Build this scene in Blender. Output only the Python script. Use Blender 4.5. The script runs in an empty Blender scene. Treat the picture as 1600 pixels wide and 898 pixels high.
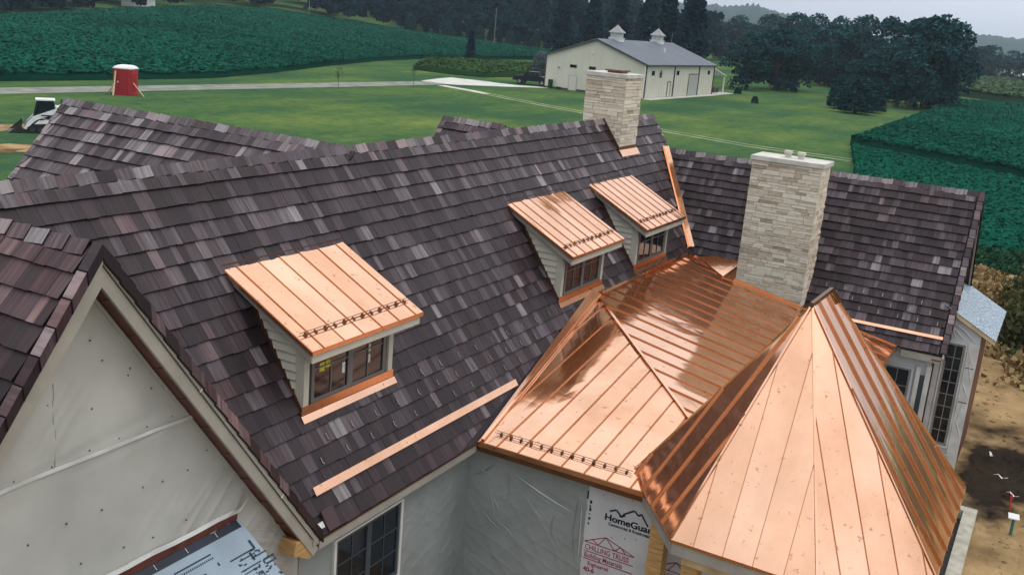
import bpy, math, random
import numpy as np
from mathutils import Vector, Matrix, noise
rnd = random.Random(7)
R = math.radians
scn = bpy.context.scene
COL = scn.collection

# ------------------------------------------------------------------ camera
CAM = Vector((-8.871, -7.078, 9.180))
_yaw, _pit, _rol = R(27.988), R(14.726), R(4.887)
_d = Vector((math.cos(_yaw)*math.cos(_pit), math.sin(_yaw)*math.cos(_pit), -math.sin(_pit)))
_r = Vector((math.sin(_yaw), -math.cos(_yaw), 0)); _u = _r.cross(_d)
_r2 = _r*math.cos(_rol)+_u*math.sin(_rol); _u2 = -_r*math.sin(_rol)+_u*math.cos(_rol)
cd = bpy.data.cameras.new('camera'); cam = bpy.data.objects.new('camera', cd); COL.objects.link(cam)
m = Matrix((( _r2.x, _u2.x, -_d.x), (_r2.y, _u2.y, -_d.y), (_r2.z, _u2.z, -_d.z))).to_4x4(); m.translation = CAM
cam.matrix_world = m
cd.sensor_width = 36; cd.sensor_fit = 'HORIZONTAL'; cd.lens = 35.84; cd.clip_start = .1; cd.clip_end = 8000
scn.camera = cam

# ------------------------------------------------------------------ sky and sun (overcast)
SUN_EL, SUN_AZ = 58.0, -70.0          # azimuth: degrees from +X towards +Y
wd = bpy.data.worlds.new('World'); scn.world = wd; wd.use_nodes = True
nt = wd.node_tree; nt.nodes.clear()
def wn(t, **k):
    n = nt.nodes.new(t)
    for a, b in k.items(): setattr(n, a, b)
    return n
sky = wn('ShaderNodeTexSky', sky_type='NISHITA', sun_disc=False)
sky.sun_elevation = R(SUN_EL); sky.sun_rotation = R(90-SUN_AZ); sky.air_density = 1.0; sky.dust_density = 3.0
geo = wn('ShaderNodeNewGeometry'); sep = wn('ShaderNodeSeparateXYZ'); nt.links.new(geo.outputs['Incoming'], sep.inputs[0])
mul = wn('ShaderNodeMath', operation='MULTIPLY'); mul.inputs[1].default_value = -1; nt.links.new(sep.outputs['Z'], mul.inputs[0])
ramp = wn('ShaderNodeValToRGB'); nt.links.new(mul.outputs[0], ramp.inputs[0])
e = ramp.color_ramp.elements
e[0].position = 0.0; e[0].color = (.41, .446, .525, 1)
e[1].position = 1.0; e[1].color = (1.0, 1.0, 1.0, 1)
x = ramp.color_ramp.elements.new(.35); x.color = (.66, .68, .72, 1)
tc = wn('ShaderNodeTexCoord'); mp = wn('ShaderNodeMapping'); mp.inputs['Scale'].default_value = (1, 1, 3)
nt.links.new(tc.outputs['Generated'], mp.inputs[0])
cn = wn('ShaderNodeTexNoise'); cn.inputs['Scale'].default_value = 2.2; cn.inputs['Detail'].default_value = 5
nt.links.new(mp.outputs[0], cn.inputs['Vector'])
cr = wn('ShaderNodeMapRange'); cr.inputs[1].default_value = .3; cr.inputs[2].default_value = .7; cr.inputs[3].default_value = .88; cr.inputs[4].default_value = 1.1
nt.links.new(cn.outputs['Fac'], cr.inputs[0])
sc_ = wn('ShaderNodeVectorMath', operation='SCALE'); nt.links.new(ramp.outputs[0], sc_.inputs[0]); nt.links.new(cr.outputs[0], sc_.inputs['Scale'])
sc2 = wn('ShaderNodeVectorMath', operation='SCALE'); nt.links.new(sc_.outputs[0], sc2.inputs[0]); sc2.inputs['Scale'].default_value = 17.5
mixc = wn('ShaderNodeMix', data_type='RGBA'); mixc.inputs['Factor'].default_value = .90
nt.links.new(sky.outputs[0], mixc.inputs[6]); nt.links.new(sc2.outputs[0], mixc.inputs[7])
bg = wn('ShaderNodeBackground'); bg.inputs['Strength'].default_value = .1
nt.links.new(mixc.outputs[2], bg.inputs['Color'])
wo = wn('ShaderNodeOutputWorld'); nt.links.new(bg.outputs[0], wo.inputs[0])
sl = bpy.data.lights.new('sun', 'SUN'); sl.energy = 0.55; sl.angle = R(20); sl.color = (1, .95, .88)
so = bpy.data.objects.new('sun', sl); COL.objects.link(so)
sd = Vector((math.cos(R(SUN_AZ))*math.cos(R(SUN_EL)), math.sin(R(SUN_AZ))*math.cos(R(SUN_EL)), math.sin(R(SUN_EL))))
so.rotation_euler = (-sd).to_track_quat('-Z', 'Y').to_euler(); so.location = sd*60
scn.view_settings.view_transform = 'Standard'; scn.view_settings.look = 'None'
scn.view_settings.exposure = 0.0; scn.view_settings.gamma = 1.0
scn.render.engine = 'CYCLES'
scn.cycles.use_denoising = True
scn.cycles.max_bounces = 6; scn.cycles.diffuse_bounces = 3; scn.cycles.glossy_bounces = 4; scn.cycles.transparent_max_bounces = 6
scn.cycles.caustics_reflective = False; scn.cycles.caustics_refractive = False

# ------------------------------------------------------------------ materials
MATS = {}
def mat(name, col, rough=.7, metal=0., var=.15, vscale=3., bump=0., bscale=20., stretch=(1, 1, 1), spec=.4, col2=None, coords='Object', bdist=.02, detail=4., c2lo=.35, c2hi=.65):
    if name in MATS: return MATS[name]
    M = bpy.data.materials.new(name); M.use_nodes = True; t = M.node_tree; N = t.nodes; L = t.links
    b = N['Principled BSDF']; b.inputs['Roughness'].default_value = rough; b.inputs['Metallic'].default_value = metal
    b.inputs['Specular IOR Level'].default_value = spec
    co = N.new('ShaderNodeTexCoord'); mp = N.new('ShaderNodeMapping'); mp.inputs['Scale'].default_value = stretch
    L.new(co.outputs[coords], mp.inputs[0])
    n1 = N.new('ShaderNodeTexNoise'); n1.inputs['Scale'].default_value = vscale; n1.inputs['Detail'].default_value = detail
    L.new(mp.outputs[0], n1.inputs['Vector'])
    if col2 is None: col2 = tuple(min(1, c*(1+2*var)) for c in col); c1 = tuple(c*(1-var) for c in col)
    else: c1 = col
    rp = N.new('ShaderNodeValToRGB'); rp.color_ramp.elements[0].position = c2lo; rp.color_ramp.elements[1].position = c2hi
    rp.color_ramp.elements[0].color = (*c1, 1); rp.color_ramp.elements[1].color = (*col2, 1)
    L.new(n1.outputs['Fac'], rp.inputs[0]); L.new(rp.outputs[0], b.inputs['Base Color'])
    if bump:
        n2 = N.new('ShaderNodeTexNoise'); n2.inputs['Scale'].default_value = bscale; n2.inputs['Detail'].default_value = 6
        L.new(mp.outputs[0], n2.inputs['Vector'])
        bp = N.new('ShaderNodeBump'); bp.inputs['Strength'].default_value = bump; bp.inputs['Distance'].default_value = bdist
        L.new(n2.outputs['Fac'], bp.inputs['Height']); L.new(bp.outputs[0], b.inputs['Normal'])
    MATS[name] = M; return M

def shingle_mat():
    M = bpy.data.materials.new('shingle'); M.use_nodes = True; t = M.node_tree; N = t.nodes; L = t.links
    b = N['Principled BSDF']; b.inputs['Roughness'].default_value = .50; b.inputs['Specular IOR Level'].default_value = .28
    at = N.new('ShaderNodeAttribute'); at.attribute_name = 'tone'
    aw = N.new('ShaderNodeAttribute'); aw.attribute_name = 'warm'
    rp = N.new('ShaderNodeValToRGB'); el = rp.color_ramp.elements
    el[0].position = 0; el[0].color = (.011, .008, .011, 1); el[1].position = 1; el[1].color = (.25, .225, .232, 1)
    for p, c in ((.32, (.0185, .0110, .0140)), (.52, (.0345, .0222, .0275)), (.70, (.070, .053, .061)), (.86, (.130, .110, .119))):
        q = el.new(p); q.color = (*c, 1)
    uv = N.new('ShaderNodeUVMap'); uv.uv_map = 'UVMap'
    mp = N.new('ShaderNodeMapping'); mp.inputs['Scale'].default_value = (26, 1.3, 1); L.new(uv.outputs[0], mp.inputs[0])
    n1 = N.new('ShaderNodeTexNoise'); n1.inputs['Scale'].default_value = 1.0; n1.inputs['Detail'].default_value = 3; L.new(mp.outputs[0], n1.inputs['Vector'])
    ad = N.new('ShaderNodeMath'); ad.operation = 'MULTIPLY_ADD'; ad.inputs[1].default_value = .58; L.new(n1.outputs['Fac'], ad.inputs[0])
    sb = N.new('ShaderNodeMath'); sb.operation = 'SUBTRACT'; sb.inputs[1].default_value = .29; L.new(at.outputs['Fac'], sb.inputs[0]); L.new(sb.outputs[0], ad.inputs[2])
    L.new(ad.outputs[0], rp.inputs[0])
    mx = N.new('ShaderNodeMix'); mx.data_type = 'RGBA'; mx.blend_type = 'MULTIPLY'; L.new(aw.outputs['Fac'], mx.inputs['Factor'])
    L.new(rp.outputs[0], mx.inputs[6]); mx.inputs[7].default_value = (1.42, .86, .76, 1)
    L.new(mx.outputs[2], b.inputs['Base Color'])
    n2 = N.new('ShaderNodeTexNoise'); n2.inputs['Scale'].default_value = 3.0; n2.inputs['Detail'].default_value = 5; L.new(mp.outputs[0], n2.inputs['Vector'])
    bp = N.new('ShaderNodeBump'); bp.inputs['Strength'].default_value = .5; bp.inputs['Distance'].default_value = .006
    L.new(n2.outputs['Fac'], bp.inputs['Height']); L.new(bp.outputs[0], b.inputs['Normal'])
    return M

def copper_mat(name, base, dark, rough):
    M = bpy.data.materials.new(name); M.use_nodes = True; t = M.node_tree; N = t.nodes; L = t.links
    b = N['Principled BSDF']; b.inputs['Metallic'].default_value = 1.0
    co = N.new('ShaderNodeTexCoord')
    n1 = N.new('ShaderNodeTexNoise'); n1.inputs['Scale'].default_value = 1.1; n1.inputs['Detail'].default_value = 4; L.new(co.outputs['Object'], n1.inputs['Vector'])
    r1 = N.new('ShaderNodeValToRGB'); r1.color_ramp.elements[0].position = .3; r1.color_ramp.elements[1].position = .65
    r1.color_ramp.elements[0].color = (*[c*.86 for c in base], 1); r1.color_ramp.elements[1].color = (*base, 1); L.new(n1.outputs['Fac'], r1.inputs[0])
    n2 = N.new('ShaderNodeTexNoise'); n2.inputs['Scale'].default_value = 9; n2.inputs['Detail'].default_value = 3; n2.inputs['Roughness'].default_value = .65; L.new(co.outputs['Object'], n2.inputs['Vector'])
    r2 = N.new('ShaderNodeValToRGB'); r2.color_ramp.elements[0].position = .635; r2.color_ramp.elements[1].position = .72
    r2.color_ramp.elements[0].color = (0, 0, 0, 1); r2.color_ramp.elements[1].color = (.75, .75, .75, 1); L.new(n2.outputs['Fac'], r2.inputs[0])
    mx = N.new('ShaderNodeMix'); mx.data_type = 'RGBA'; L.new(r2.outputs[0], mx.inputs['Factor']); L.new(r1.outputs[0], mx.inputs[6]); mx.inputs[7].default_value = (*dark, 1)
    oi = N.new('ShaderNodeObjectInfo'); v1 = N.new('ShaderNodeMapRange'); v1.inputs[3].default_value = .93; v1.inputs[4].default_value = 1.06; L.new(oi.outputs['Random'], v1.inputs[0])
    n4 = N.new('ShaderNodeTexNoise'); n4.inputs['Scale'].default_value = .9; n4.inputs['Detail'].default_value = 5; n4.inputs['Roughness'].default_value = .6; n4.noise_dimensions = '4D'; L.new(co.outputs['Object'], n4.inputs['Vector'])
    w4 = N.new('ShaderNodeMath'); w4.operation = 'MULTIPLY'; w4.inputs[1].default_value = 6; L.new(oi.outputs['Random'], w4.inputs[0]); L.new(w4.outputs[0], n4.inputs['W'])
    v2 = N.new('ShaderNodeMapRange'); v2.inputs[1].default_value = .3; v2.inputs[2].default_value = .62; v2.inputs[3].default_value = .86; v2.inputs[4].default_value = 1.05; L.new(n4.outputs['Fac'], v2.inputs[0])
    vv = N.new('ShaderNodeMath'); vv.operation = 'MULTIPLY'; L.new(v1.outputs[0], vv.inputs[0]); L.new(v2.outputs[0], vv.inputs[1])
    hs = N.new('ShaderNodeHueSaturation'); L.new(mx.outputs[2], hs.inputs['Color']); L.new(vv.outputs[0], hs.inputs['Value'])
    sv = N.new('ShaderNodeMapRange'); sv.inputs[1].default_value = .7; sv.inputs[2].default_value = 1.05; sv.inputs[3].default_value = 1.25; sv.inputs[4].default_value = .97; L.new(vv.outputs[0], sv.inputs[0]); L.new(sv.outputs[0], hs.inputs['Saturation'])
    L.new(hs.outputs[0], b.inputs['Base Color'])
    n3 = N.new('ShaderNodeTexNoise'); n3.inputs['Scale'].default_value = 2.3; n3.inputs['Detail'].default_value = 2; L.new(co.outputs['Object'], n3.inputs['Vector'])
    mr = N.new('ShaderNodeMapRange'); mr.inputs[3].default_value = rough*.8; mr.inputs[4].default_value = rough*1.35; L.new(n3.outputs['Fac'], mr.inputs[0]); L.new(mr.outputs[0], b.inputs['Roughness'])
    bp = N.new('ShaderNodeBump'); bp.inputs['Strength'].default_value = .10; bp.inputs['Distance'].default_value = .03; L.new(n3.outputs['Fac'], bp.inputs['Height']); L.new(bp.outputs[0], b.inputs['Normal'])
    b2 = N.new('ShaderNodeBsdfPrincipled'); b2.inputs['Metallic'].default_value = 1.0; b2.inputs['Roughness'].default_value = .5; b2.inputs['Base Color'].default_value = (.80*base[0]/.94, .31*base[1]/.655, .12*base[2]/.485, 1)
    ms = N.new('ShaderNodeMixShader'); ms.inputs[0].default_value = .20; L.new(b.outputs[0], ms.inputs[1]); L.new(b2.outputs[0], ms.inputs[2]); L.new(ms.outputs[0], N['Material Output'].inputs['Surface'])
    MATS[name] = M; return M

MATS['shingle'] = shingle_mat()
copper_mat('copper', (.93, .61, .435), (.36, .18, .10), .085)
copper_mat('copper_seam', (.50, .275, .155), (.30, .15, .09), .22)
copper_mat('copper_trim', (.74, .43, .255), (.33, .16, .09), .24)
mat('deck', (.035, .028, .033), .9)
mat('trim', (.33, .305, .265), .55, var=.06, bump=.15, bscale=8)
mat('trim_dark', (.30, .28, .25), .6, var=.08)
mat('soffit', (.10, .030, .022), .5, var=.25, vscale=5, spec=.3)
mat('dormer_trim', (.50, .465, .385), .55, var=.05)
mat('siding', (.52, .495, .42), .6, var=.05)
mat('wrap', (.41, .41, .385), .36, var=.07, vscale=1.3, bump=.12, bscale=2.2, bdist=.04)
mat('wrap_plastic', (.250, .280, .280), .28, var=.06, vscale=1.6, bump=.35, bscale=2.5, bdist=.05)
mat('wrap_white', (.50, .52, .55), .4, var=.05, vscale=2, bump=.2, bscale=3)
mat('fold', (.54, .54, .52), .35, var=.1)
mat('nail', (.07, .07, .068), .5)
mat('glass', (.006, .010, .016), .06, var=.0, spec=.6)
mat('muntin_grey', (.22, .22, .215), .5, var=.05)
mat('window_grey', (.125, .12, .115), .5, var=.05)
mat('window_white', (.62, .62, .60), .45, var=.04)
mat('window_dark', (.05, .062, .072), .4, var=.05)
mat('lumber', (.42, .25, .10), .7, var=.2, vscale=4, stretch=(1, 1, 8), bump=.2)
mat('lumber_pale', (.50, .38, .22), .7, var=.15, vscale=4, bump=.1)
mat('stone_core', (.16, .145, .125), .9, var=.2, vscale=6)
mat('cap_stone', (.52, .50, .45), .75, var=.1, vscale=4, bump=.25, bscale=30)
mat('concrete', (.36, .34, .28), .85, var=.14, vscale=5, bump=.3, bscale=25)
mat('membrane', (.24, .31, .37), .38, var=.07, vscale=2, bump=.25, bscale=12)
mat('membrane_dark', (.010, .016, .03), .5, var=.2)
mat('ink', (.008, .03, .05), .6, var=.0)
mat('ink_red', (.30, .025, .06), .6, var=.0)
mat('sticker', (.5, .42, .04), .5, var=.3, vscale=30)
mat('paper', (.6, .6, .6), .6, var=.1, vscale=30)
mat('guard', (.30, .27, .25), .35, metal=.8, var=.1)
mat('bronze', (.16, .075, .04), .4, metal=.7, var=.1)

def stone_mat():
    M = bpy.data.materials.new('stone'); M.use_nodes = True; t = M.node_tree; N = t.nodes; L = t.links
    b = N['Principled BSDF']; b.inputs['Roughness'].default_value = .85; b.inputs['Specular IOR Level'].default_value = .2
    at = N.new('ShaderNodeAttribute'); at.attribute_name = 'tone'
    rp = N.new('ShaderNodeValToRGB'); el = rp.color_ramp.elements
    el[0].position = 0; el[0].color = (.36, .29, .21, 1); el[1].position = 1; el[1].color = (.80, .73, .61, 1)
    for p, c in ((.3, (.56, .475, .365)), (.55, (.68, .59, .465)), (.75, (.72, .65, .53))): q = el.new(p); q.color = (*c, 1)
    co = N.new('ShaderNodeTexCoord'); n = N.new('ShaderNodeTexNoise'); n.inputs['Scale'].default_value = 11; n.inputs['Detail'].default_value = 6; L.new(co.outputs['Object'], n.inputs['Vector'])
    ad = N.new('ShaderNodeMath'); ad.operation = 'MULTIPLY_ADD'; ad.inputs[1].default_value = .55; L.new(n.outputs['Fac'], ad.inputs[0])
    sb = N.new('ShaderNodeMath'); sb.operation = 'SUBTRACT'; sb.inputs[1].default_value = .27; L.new(at.outputs['Fac'], sb.inputs[0]); L.new(sb.outputs[0], ad.inputs[2])
    L.new(ad.outputs[0], rp.inputs[0]); L.new(rp.outputs[0], b.inputs['Base Color'])
    bp = N.new('ShaderNodeBump'); bp.inputs['Strength'].default_value = .7; bp.inputs['Distance'].default_value = .02; L.new(n.outputs['Fac'], bp.inputs['Height']); L.new(bp.outputs[0], b.inputs['Normal'])
    return M
MATS['stone'] = stone_mat()

# ------------------------------------------------------------------ mesh builder
class MB:
    def __init__(s): s.v = []; s.f = []; s.t = []; s.w = []; s.uv = []; s.tone = .5; s.warm = 0.
    def poly(s, pts, uv=None):
        i = len(s.v); s.v += [tuple(p) for p in pts]; s.f.append(tuple(range(i, i+len(pts)))); s.t.append(s.tone); s.w.append(s.warm)
        s.uv += list(uv) if uv else [(0, 0)]*len(pts)
        return s
    def obox(s, o, a, b, c):
        o, a, b, c = map(Vector, (o, a, b, c))
        if a.cross(b).dot(c) < 0: o, a = o+a, -a
        P = [o, o+a, o+a+b, o+b, o+c, o+a+c, o+a+b+c, o+b+c]
        for q in ((3, 2, 1, 0), (4, 5, 6, 7), (0, 1, 5, 4), (1, 2, 6, 5), (2, 3, 7, 6), (3, 0, 4, 7)): s.poly([P[k] for k in q])
        return s
    def box(s, x0, x1, y0, y1, z0, z1): return s.obox((x0, y0, z0), (x1-x0, 0, 0), (0, y1-y0, 0), (0, 0, z1-z0))
    def prism(s, pts, ext):
        pts = [Vector(p) for p in pts]; e = Vector(ext); n = len(pts)
        nor = Vector((0, 0, 0))
        for i in range(n): nor += pts[i].cross(pts[(i+1) % n])
        if nor.dot(e) < 0: pts.reverse()
        s.poly([p+e for p in pts]); s.poly(list(reversed(pts)))
        for i in range(n):
            a, b = pts[i], pts[(i+1) % n]; s.poly([a, b, b+e, a+e])
        return s
    def bar(s, p, q, w, h, up=(0, 0, 1)):     # beam from p to q, width w (sideways), height h along up (downwards from p,q)
        p, q, up = Vector(p), Vector(q), Vector(up); d = q-p; sd = d.cross(up).normalized(); up = sd.cross(d).normalized()
        return s.obox(p-sd*w/2-up*h/2, d, sd*w, up*h)
    def tube(s, p, q, r, r2=None, n=8, cap=True):
        p, q = Vector(p), Vector(q); r2 = r if r2 is None else r2; d = (q-p).normalized()
        a = d.orthogonal().normalized(); b = d.cross(a)
        A = [p+(a*math.cos(2*math.pi*k/n)+b*math.sin(2*math.pi*k/n))*r for k in range(n)]
        B = [q+(a*math.cos(2*math.pi*k/n)+b*math.sin(2*math.pi*k/n))*r2 for k in range(n)]
        for k in range(n): s.poly([A[k], A[(k+1) % n], B[(k+1) % n], B[k]])
        if cap: s.poly(list(reversed(A))); s.poly(B)
        return s
    def disc_pad(s, c, nrm, r, h):
        c, nrm = Vector(c), Vector(nrm).normalized(); return s.tube(c, c+nrm*h, r, r*.7, 6)
    def build(s, name, material, parent=None, smooth=False):
        me = bpy.data.meshes.new(name); me.from_pydata(s.v, [], s.f)
        a = me.attributes.new('tone', 'FLOAT', 'FACE'); a.data.foreach_set('value', s.t)
        a = me.attributes.new('warm', 'FLOAT', 'FACE'); a.data.foreach_set('value', s.w)
        ul = me.uv_layers.new(name='UVMap'); ul.data.foreach_set('uv', [c for p in s.uv for c in p])
        me.materials.append(MATS[material] if isinstance(material, str) else material)
        if smooth: me.shade_smooth()
        me.update()
        o = bpy.data.objects.new(name, me); COL.objects.link(o)
        if parent: o.parent = parent
        return o
def empty(name, loc=(0, 0, 0), rz=0, parent=None):
    o = bpy.data.objects.new(name, None); COL.objects.link(o); o.location = loc; o.rotation_euler = (0, 0, rz); o.empty_display_size = .3
    if parent: o.parent = parent
    return o
def tag(o, label=None, cat=None, group=None, kind=None):
    if label: o['label'] = label
    if cat: o['category'] = cat
    if group: o['group'] = group
    if kind: o['kind'] = kind
    return o
def fast_mesh(name, V, F, material, parent=None, loc=(0, 0, 0), tone=None, smooth=False):
    V = np.asarray(V, np.float32); F = np.asarray(F, np.int32); k = F.shape[1]
    me = bpy.data.meshes.new(name); me.vertices.add(len(V)); me.vertices.foreach_set('co', V.ravel())
    me.loops.add(F.size); me.loops.foreach_set('vertex_index', F.ravel()); me.polygons.add(len(F))
    me.polygons.foreach_set('loop_start', np.arange(0, F.size, k, dtype=np.int32))
    me.update(calc_edges=True)
    if tone is not None:
        a = me.attributes.new('tone', 'FLOAT', 'FACE'); a.data.foreach_set('value', np.asarray(tone, np.float32))
    me.materials.append(MATS[material]); 
    if smooth: me.shade_smooth()
    me.validate()
    if name is None: return me
    o = bpy.data.objects.new(name, me); COL.objects.link(o); o.location = loc
    if parent: o.parent = parent
    return o
def clip(poly, n, c):                       # keep points with n.p >= c  (2D)
    out = []
    for i in range(len(poly)):
        a, b = poly[i], poly[(i+1) % len(poly)]
        da = n[0]*a[0]+n[1]*a[1]-c; db = n[0]*b[0]+n[1]*b[1]-c
        if da >= 0: out.append(a)
        if (da > 0 and db < 0) or (da < 0 and db > 0):
            k = da/(da-db); out.append((a[0]+(b[0]-a[0])*k, a[1]+(b[1]-a[1])*k))
    return out
def area2(p): return abs(sum(p[i][0]*p[(i+1) % len(p)][1]-p[(i+1) % len(p)][0]*p[i][1] for i in range(len(p))))/2
def topx(P):                                # to photo pixels, used to rank pieces by size
    v = Vector(P)-CAM; z = v.dot(_d)
    return (800+1592.9*v.dot(_r2)/z, 449-1592.9*v.dot(_u2)/z, z)

# ------------------------------------------------------------------ house
HOUSE = empty('house'); tag(HOUSE, 'unfinished house with brown shake roof, copper roofs, dormers and two stone chimneys', 'house')
EZ = 2.9
PA, YR, ZR = 1.469, 2.8, 7.013              # main roof: pitch, ridge y, ridge z
def zA(y): return EZ+PA*y
XC, ZC, PC = -3.084, 6.996, 1.32            # gable by the camera: ridge x, ridge z, pitch
XD, ZD, PD, XDE, YDE = 16.45, 6.217, 1.535, 14.289, -5.49
XB, ZB, PB, YBE = 3.92, 7.02, 1.11, 9.40
XE, ZE, PE, YEE = 9.325, 7.05, 1.22, 4.54
M1, M2 = .1806, .194                        # copper roof slopes
def zF1(x): return EZ+M1*(x-3.767)
def zF2(y): return 3.923+M2*(y-.696)

TILES = []                                  # (pixel size, MB data, parent key)
def shingles(key, org, U, V, N_, halfs, u0, u1, vlen, expo, tonebase=.5, warm=0., wscale=1., vis=True, seed=1):
    """org + u*U + v*V, v runs up the slope; halfs(u,v) -> list of half planes to clip with"""
    rg = random.Random(seed); org, U, V, N_ = map(Vector, (org, U, V, N_))
    nrow = int(math.ceil(vlen/expo)); expo = vlen/nrow
    for r in range(nrow):
        v0 = r*expo; v1 = min(vlen, v0+expo*1.18)
        u = u0-rg.random()*.3
        bundle = rg.gauss(0, .05)
        while u < u1:
            w = rg.choice((.10, .13, .15, .18, .20, .24))*wscale
            a, b = u+.001, u+w-.0012
            dv = rg.uniform(-.006, .006)
            P = [(a, v0+dv), (b, v0+dv), (b, v1), (a, v1)]
            for n, c in halfs((a+b)/2, v0+expo/2):
                P = clip(P, n, c)
                if len(P) < 3: break
            if len(P) >= 3 and area2(P) > .002:
                T = MB(); k = rg.random()
                t = tonebase-.05+bundle+rg.gauss(0, .125)
                if k < .05: t += rg.uniform(.2, .34)
                elif k < .26: t += rg.uniform(.1, .24)
                elif k < .36: t -= .14
                T.tone = max(.02, min(.98, t)); T.warm = max(0, min(1, warm+rg.gauss(0, .16)))
                lift = rg.uniform(.0, .006)
                def pt(q, base):
                    h = .002 if base else .008+.038*max(0, (v1-q[1])/(v1-v0))+lift
                    return org+U*q[0]+V*q[1]+N_*h
                top = [pt(q, 0) for q in P]; bot = [pt(q, 1) for q in P]; n = len(P)
                T.poly(top, [(q[0]+r*3.7, q[1]) for q in P])
                T.tone, T.warm = .0, 0.  # butt and side faces near black: shadow line under each course put into colour
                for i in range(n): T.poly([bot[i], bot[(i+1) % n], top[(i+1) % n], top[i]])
                c = sum(top, Vector())/n; px = topx(c); size = 0
                if vis and 8 < px[0] < 1592 and 8 < px[1] < 890:
                    A = area2([topx(q)[:2] for q in top]); size = A
                TILES.append((size, T, key, c))
            u += w

# ---- roof decks (parts); shingles hang below them
def deck(name, pts, th=.06):
    pts = [Vector(p) for p in pts]
    n = (pts[1]-pts[0]).cross(pts[2]-pts[0]).normalized()
    if n.z < 0: n = -n
    return MB().prism(pts, -n*th).build(name, 'deck', HOUSE)
L = {}
L['main'] = deck('main_roof', [(XC, YR, ZR), (0, 0, EZ), (3.767, 0, EZ), (9.427, .696, zA(.696)), (14.956, .696, zA(.696)), (16.45, 2.256, zA(2.256)), (16.78, 2.256, zA(2.256)), (16.78, YR, ZR)])
MB().prism([(-6.3, YR, ZR), (16.78, YR, ZR), (16.78, 2*YR, EZ), (-6.3, 2*YR, EZ)], (0, -.03, -.05)).build('back_roof', 'deck', HOUSE)
L['gable'] = deck('gable_roof', [(XC, .02, ZC), (XC, YR, ZC), (-6.3, YR, ZC-PC*3.216), (-6.3, .02, ZC-PC*3.216)])
deck('gable_roof', [(XC, .02, ZC), (XC, YR-.05, ZC), (0, .02, ZC-PC*3.084)])
deck('main_roof', [(XC, YR, ZR), (-6.3, YR, ZR), (-6.3, 0.02, zA(0.02))])
L['wing'] = deck('wing_roof', [(XD, 2.256, ZD), (XD, YDE, ZD), (XDE, YDE, EZ), (XDE, -4.6, EZ), (14.956, .696, ZD-PD*(XD-14.956))])
deck('wing_roof', [(XD, 2.256, ZD), (XD, YDE, ZD), (2*XD-XDE, YDE, EZ), (2*XD-XDE, 2.256, EZ)])
L['back'] = deck('back_wing_roof', [(XB, 2.83, ZB-.02), (XB, YBE, ZB), (XB-3.2, YBE, ZB-3.2*PB), (XB-3.2, 5.2, ZB-3.2*PB)])
deck('back_wing_roof', [(XB, 2.83, ZB-.02), (XB, YBE, ZB), (XB+3.2, YBE, ZB-3.2*PB), (XB+3.2, 5.2, ZB-3.2*PB)])
L['rear'] = deck('rear_gable_roof', [(XE, 2.95, ZE), (XE, YEE, ZE), (XE-1.4, YEE, ZE-1.4*PE), (XE-1.4, 4.0, ZE-1.4*PE)])
deck('rear_gable_roof', [(XE, 2.95, ZE), (XE, YEE, ZE), (XE+1.4, YEE, ZE-1.4*PE), (XE+1.4, 4.0, ZE-1.4*PE)])

ca, sa = 1/math.hypot(1, PA), PA/math.hypot(1, PA)
VLA = YR/ca
def hA(u, v):
    y = v*ca; H = []
    H.append(((1, ca*XC/-YR), 0.0))                                   # valley with the near gable
    # u*1 + v*ca*(3.084/2.8) >= 0
    if u < 9.6: H.append(((-.123, ca), -.123*3.767+.07))                  # copper valley on the left
    else: H.append(((0, 1), .735/ca))
    if y < 2.256: H.append(((-1, ca*(16.45-14.956)/1.56), -14.956+.696*(16.45-14.956)/1.56+.12))
    else: H.append(((-1, 0), -16.78))
    return H
shingles('main', (0, 0, EZ), (1, 0, 0), (0, ca, sa), (0, -sa, ca), hA, -3.3, 16.9, VLA-.03, .2535, .52, .0, 1.0, seed=3)
cc, sc3 = 1/math.hypot(1, PC), PC/math.hypot(1, PC)
shingles('gable', (-6.3, .0, ZC-PC*3.216), (0, 1, 0), (cc, 0, sc3), (-sc3, 0, cc), lambda u, v: [((1, 0), .10), ((-1, 0), -2.78)], .1, 2.8, 3.216/cc-.03, .262, .52, .62, 1.05, seed=5)
cdd, sdd = 1/math.hypot(1, PD), PD/math.hypot(1, PD)
def hD(u, v):
    H = [((1, 0), YDE+.13)]
    if v*cdd > .667: H.append(((-1, cdd*1.56/1.494), -2.256+2.161*1.56/1.494+.12))   # y <= 2.256-(2.161-v*cdd)*1.044
    else: H.append(((-1, cdd*5.2/.667), 4.55))
    return H
shingles('wing', (XDE, 0, EZ), (0, 1, 0), (cdd, 0, sdd), (-sdd, 0, cdd), hD, YDE, 2.3, 2.161/cdd-.03, .213, .53, .0, .95, seed=8)
cb, sb3 = 1/math.hypot(1, PB), PB/math.hypot(1, PB)
shingles('back', (XB-3.2, 0, ZB-3.2*PB), (0, 1, 0), (cb, 0, sb3), (-sb3, 0, cb), lambda u, v: [((-1, 0), -YBE)], 2.84, YBE, 3.2/cb-.06, .262, .66, .05, 1.0, seed=9)
ce, se = 1/math.hypot(1, PE), PE/math.hypot(1, PE)
shingles('rear', (XE-1.4, 0, ZE-1.4*PE), (0, 1, 0), (ce, 0, se), (-se, 0, ce), lambda u, v: [((-1, 0), -YEE)], 2.95, YEE, 1.4/ce-.03, .262, .58, .05, 1.0, seed=10)
def hidden(c):
    for dx in (0, 7.27, 10.9):
        if .45+dx < c.x < 2.6+dx and .78 < c.y < 2.0: return True
    if c.x > 14.2 and c.y < -.9 and c.y > -2.3 and c.z < 6.5 and c.x < 15: return True
    p = topx(c)
    if 1000 < p[0] < 1400 and p[1] > 520: return True
    if p[0] < 560 and c.y > 2.9 and p[1] > 232+(545-p[0])*.10: return True
    return False
TILES.sort(key=lambda q: -q[0])
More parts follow.
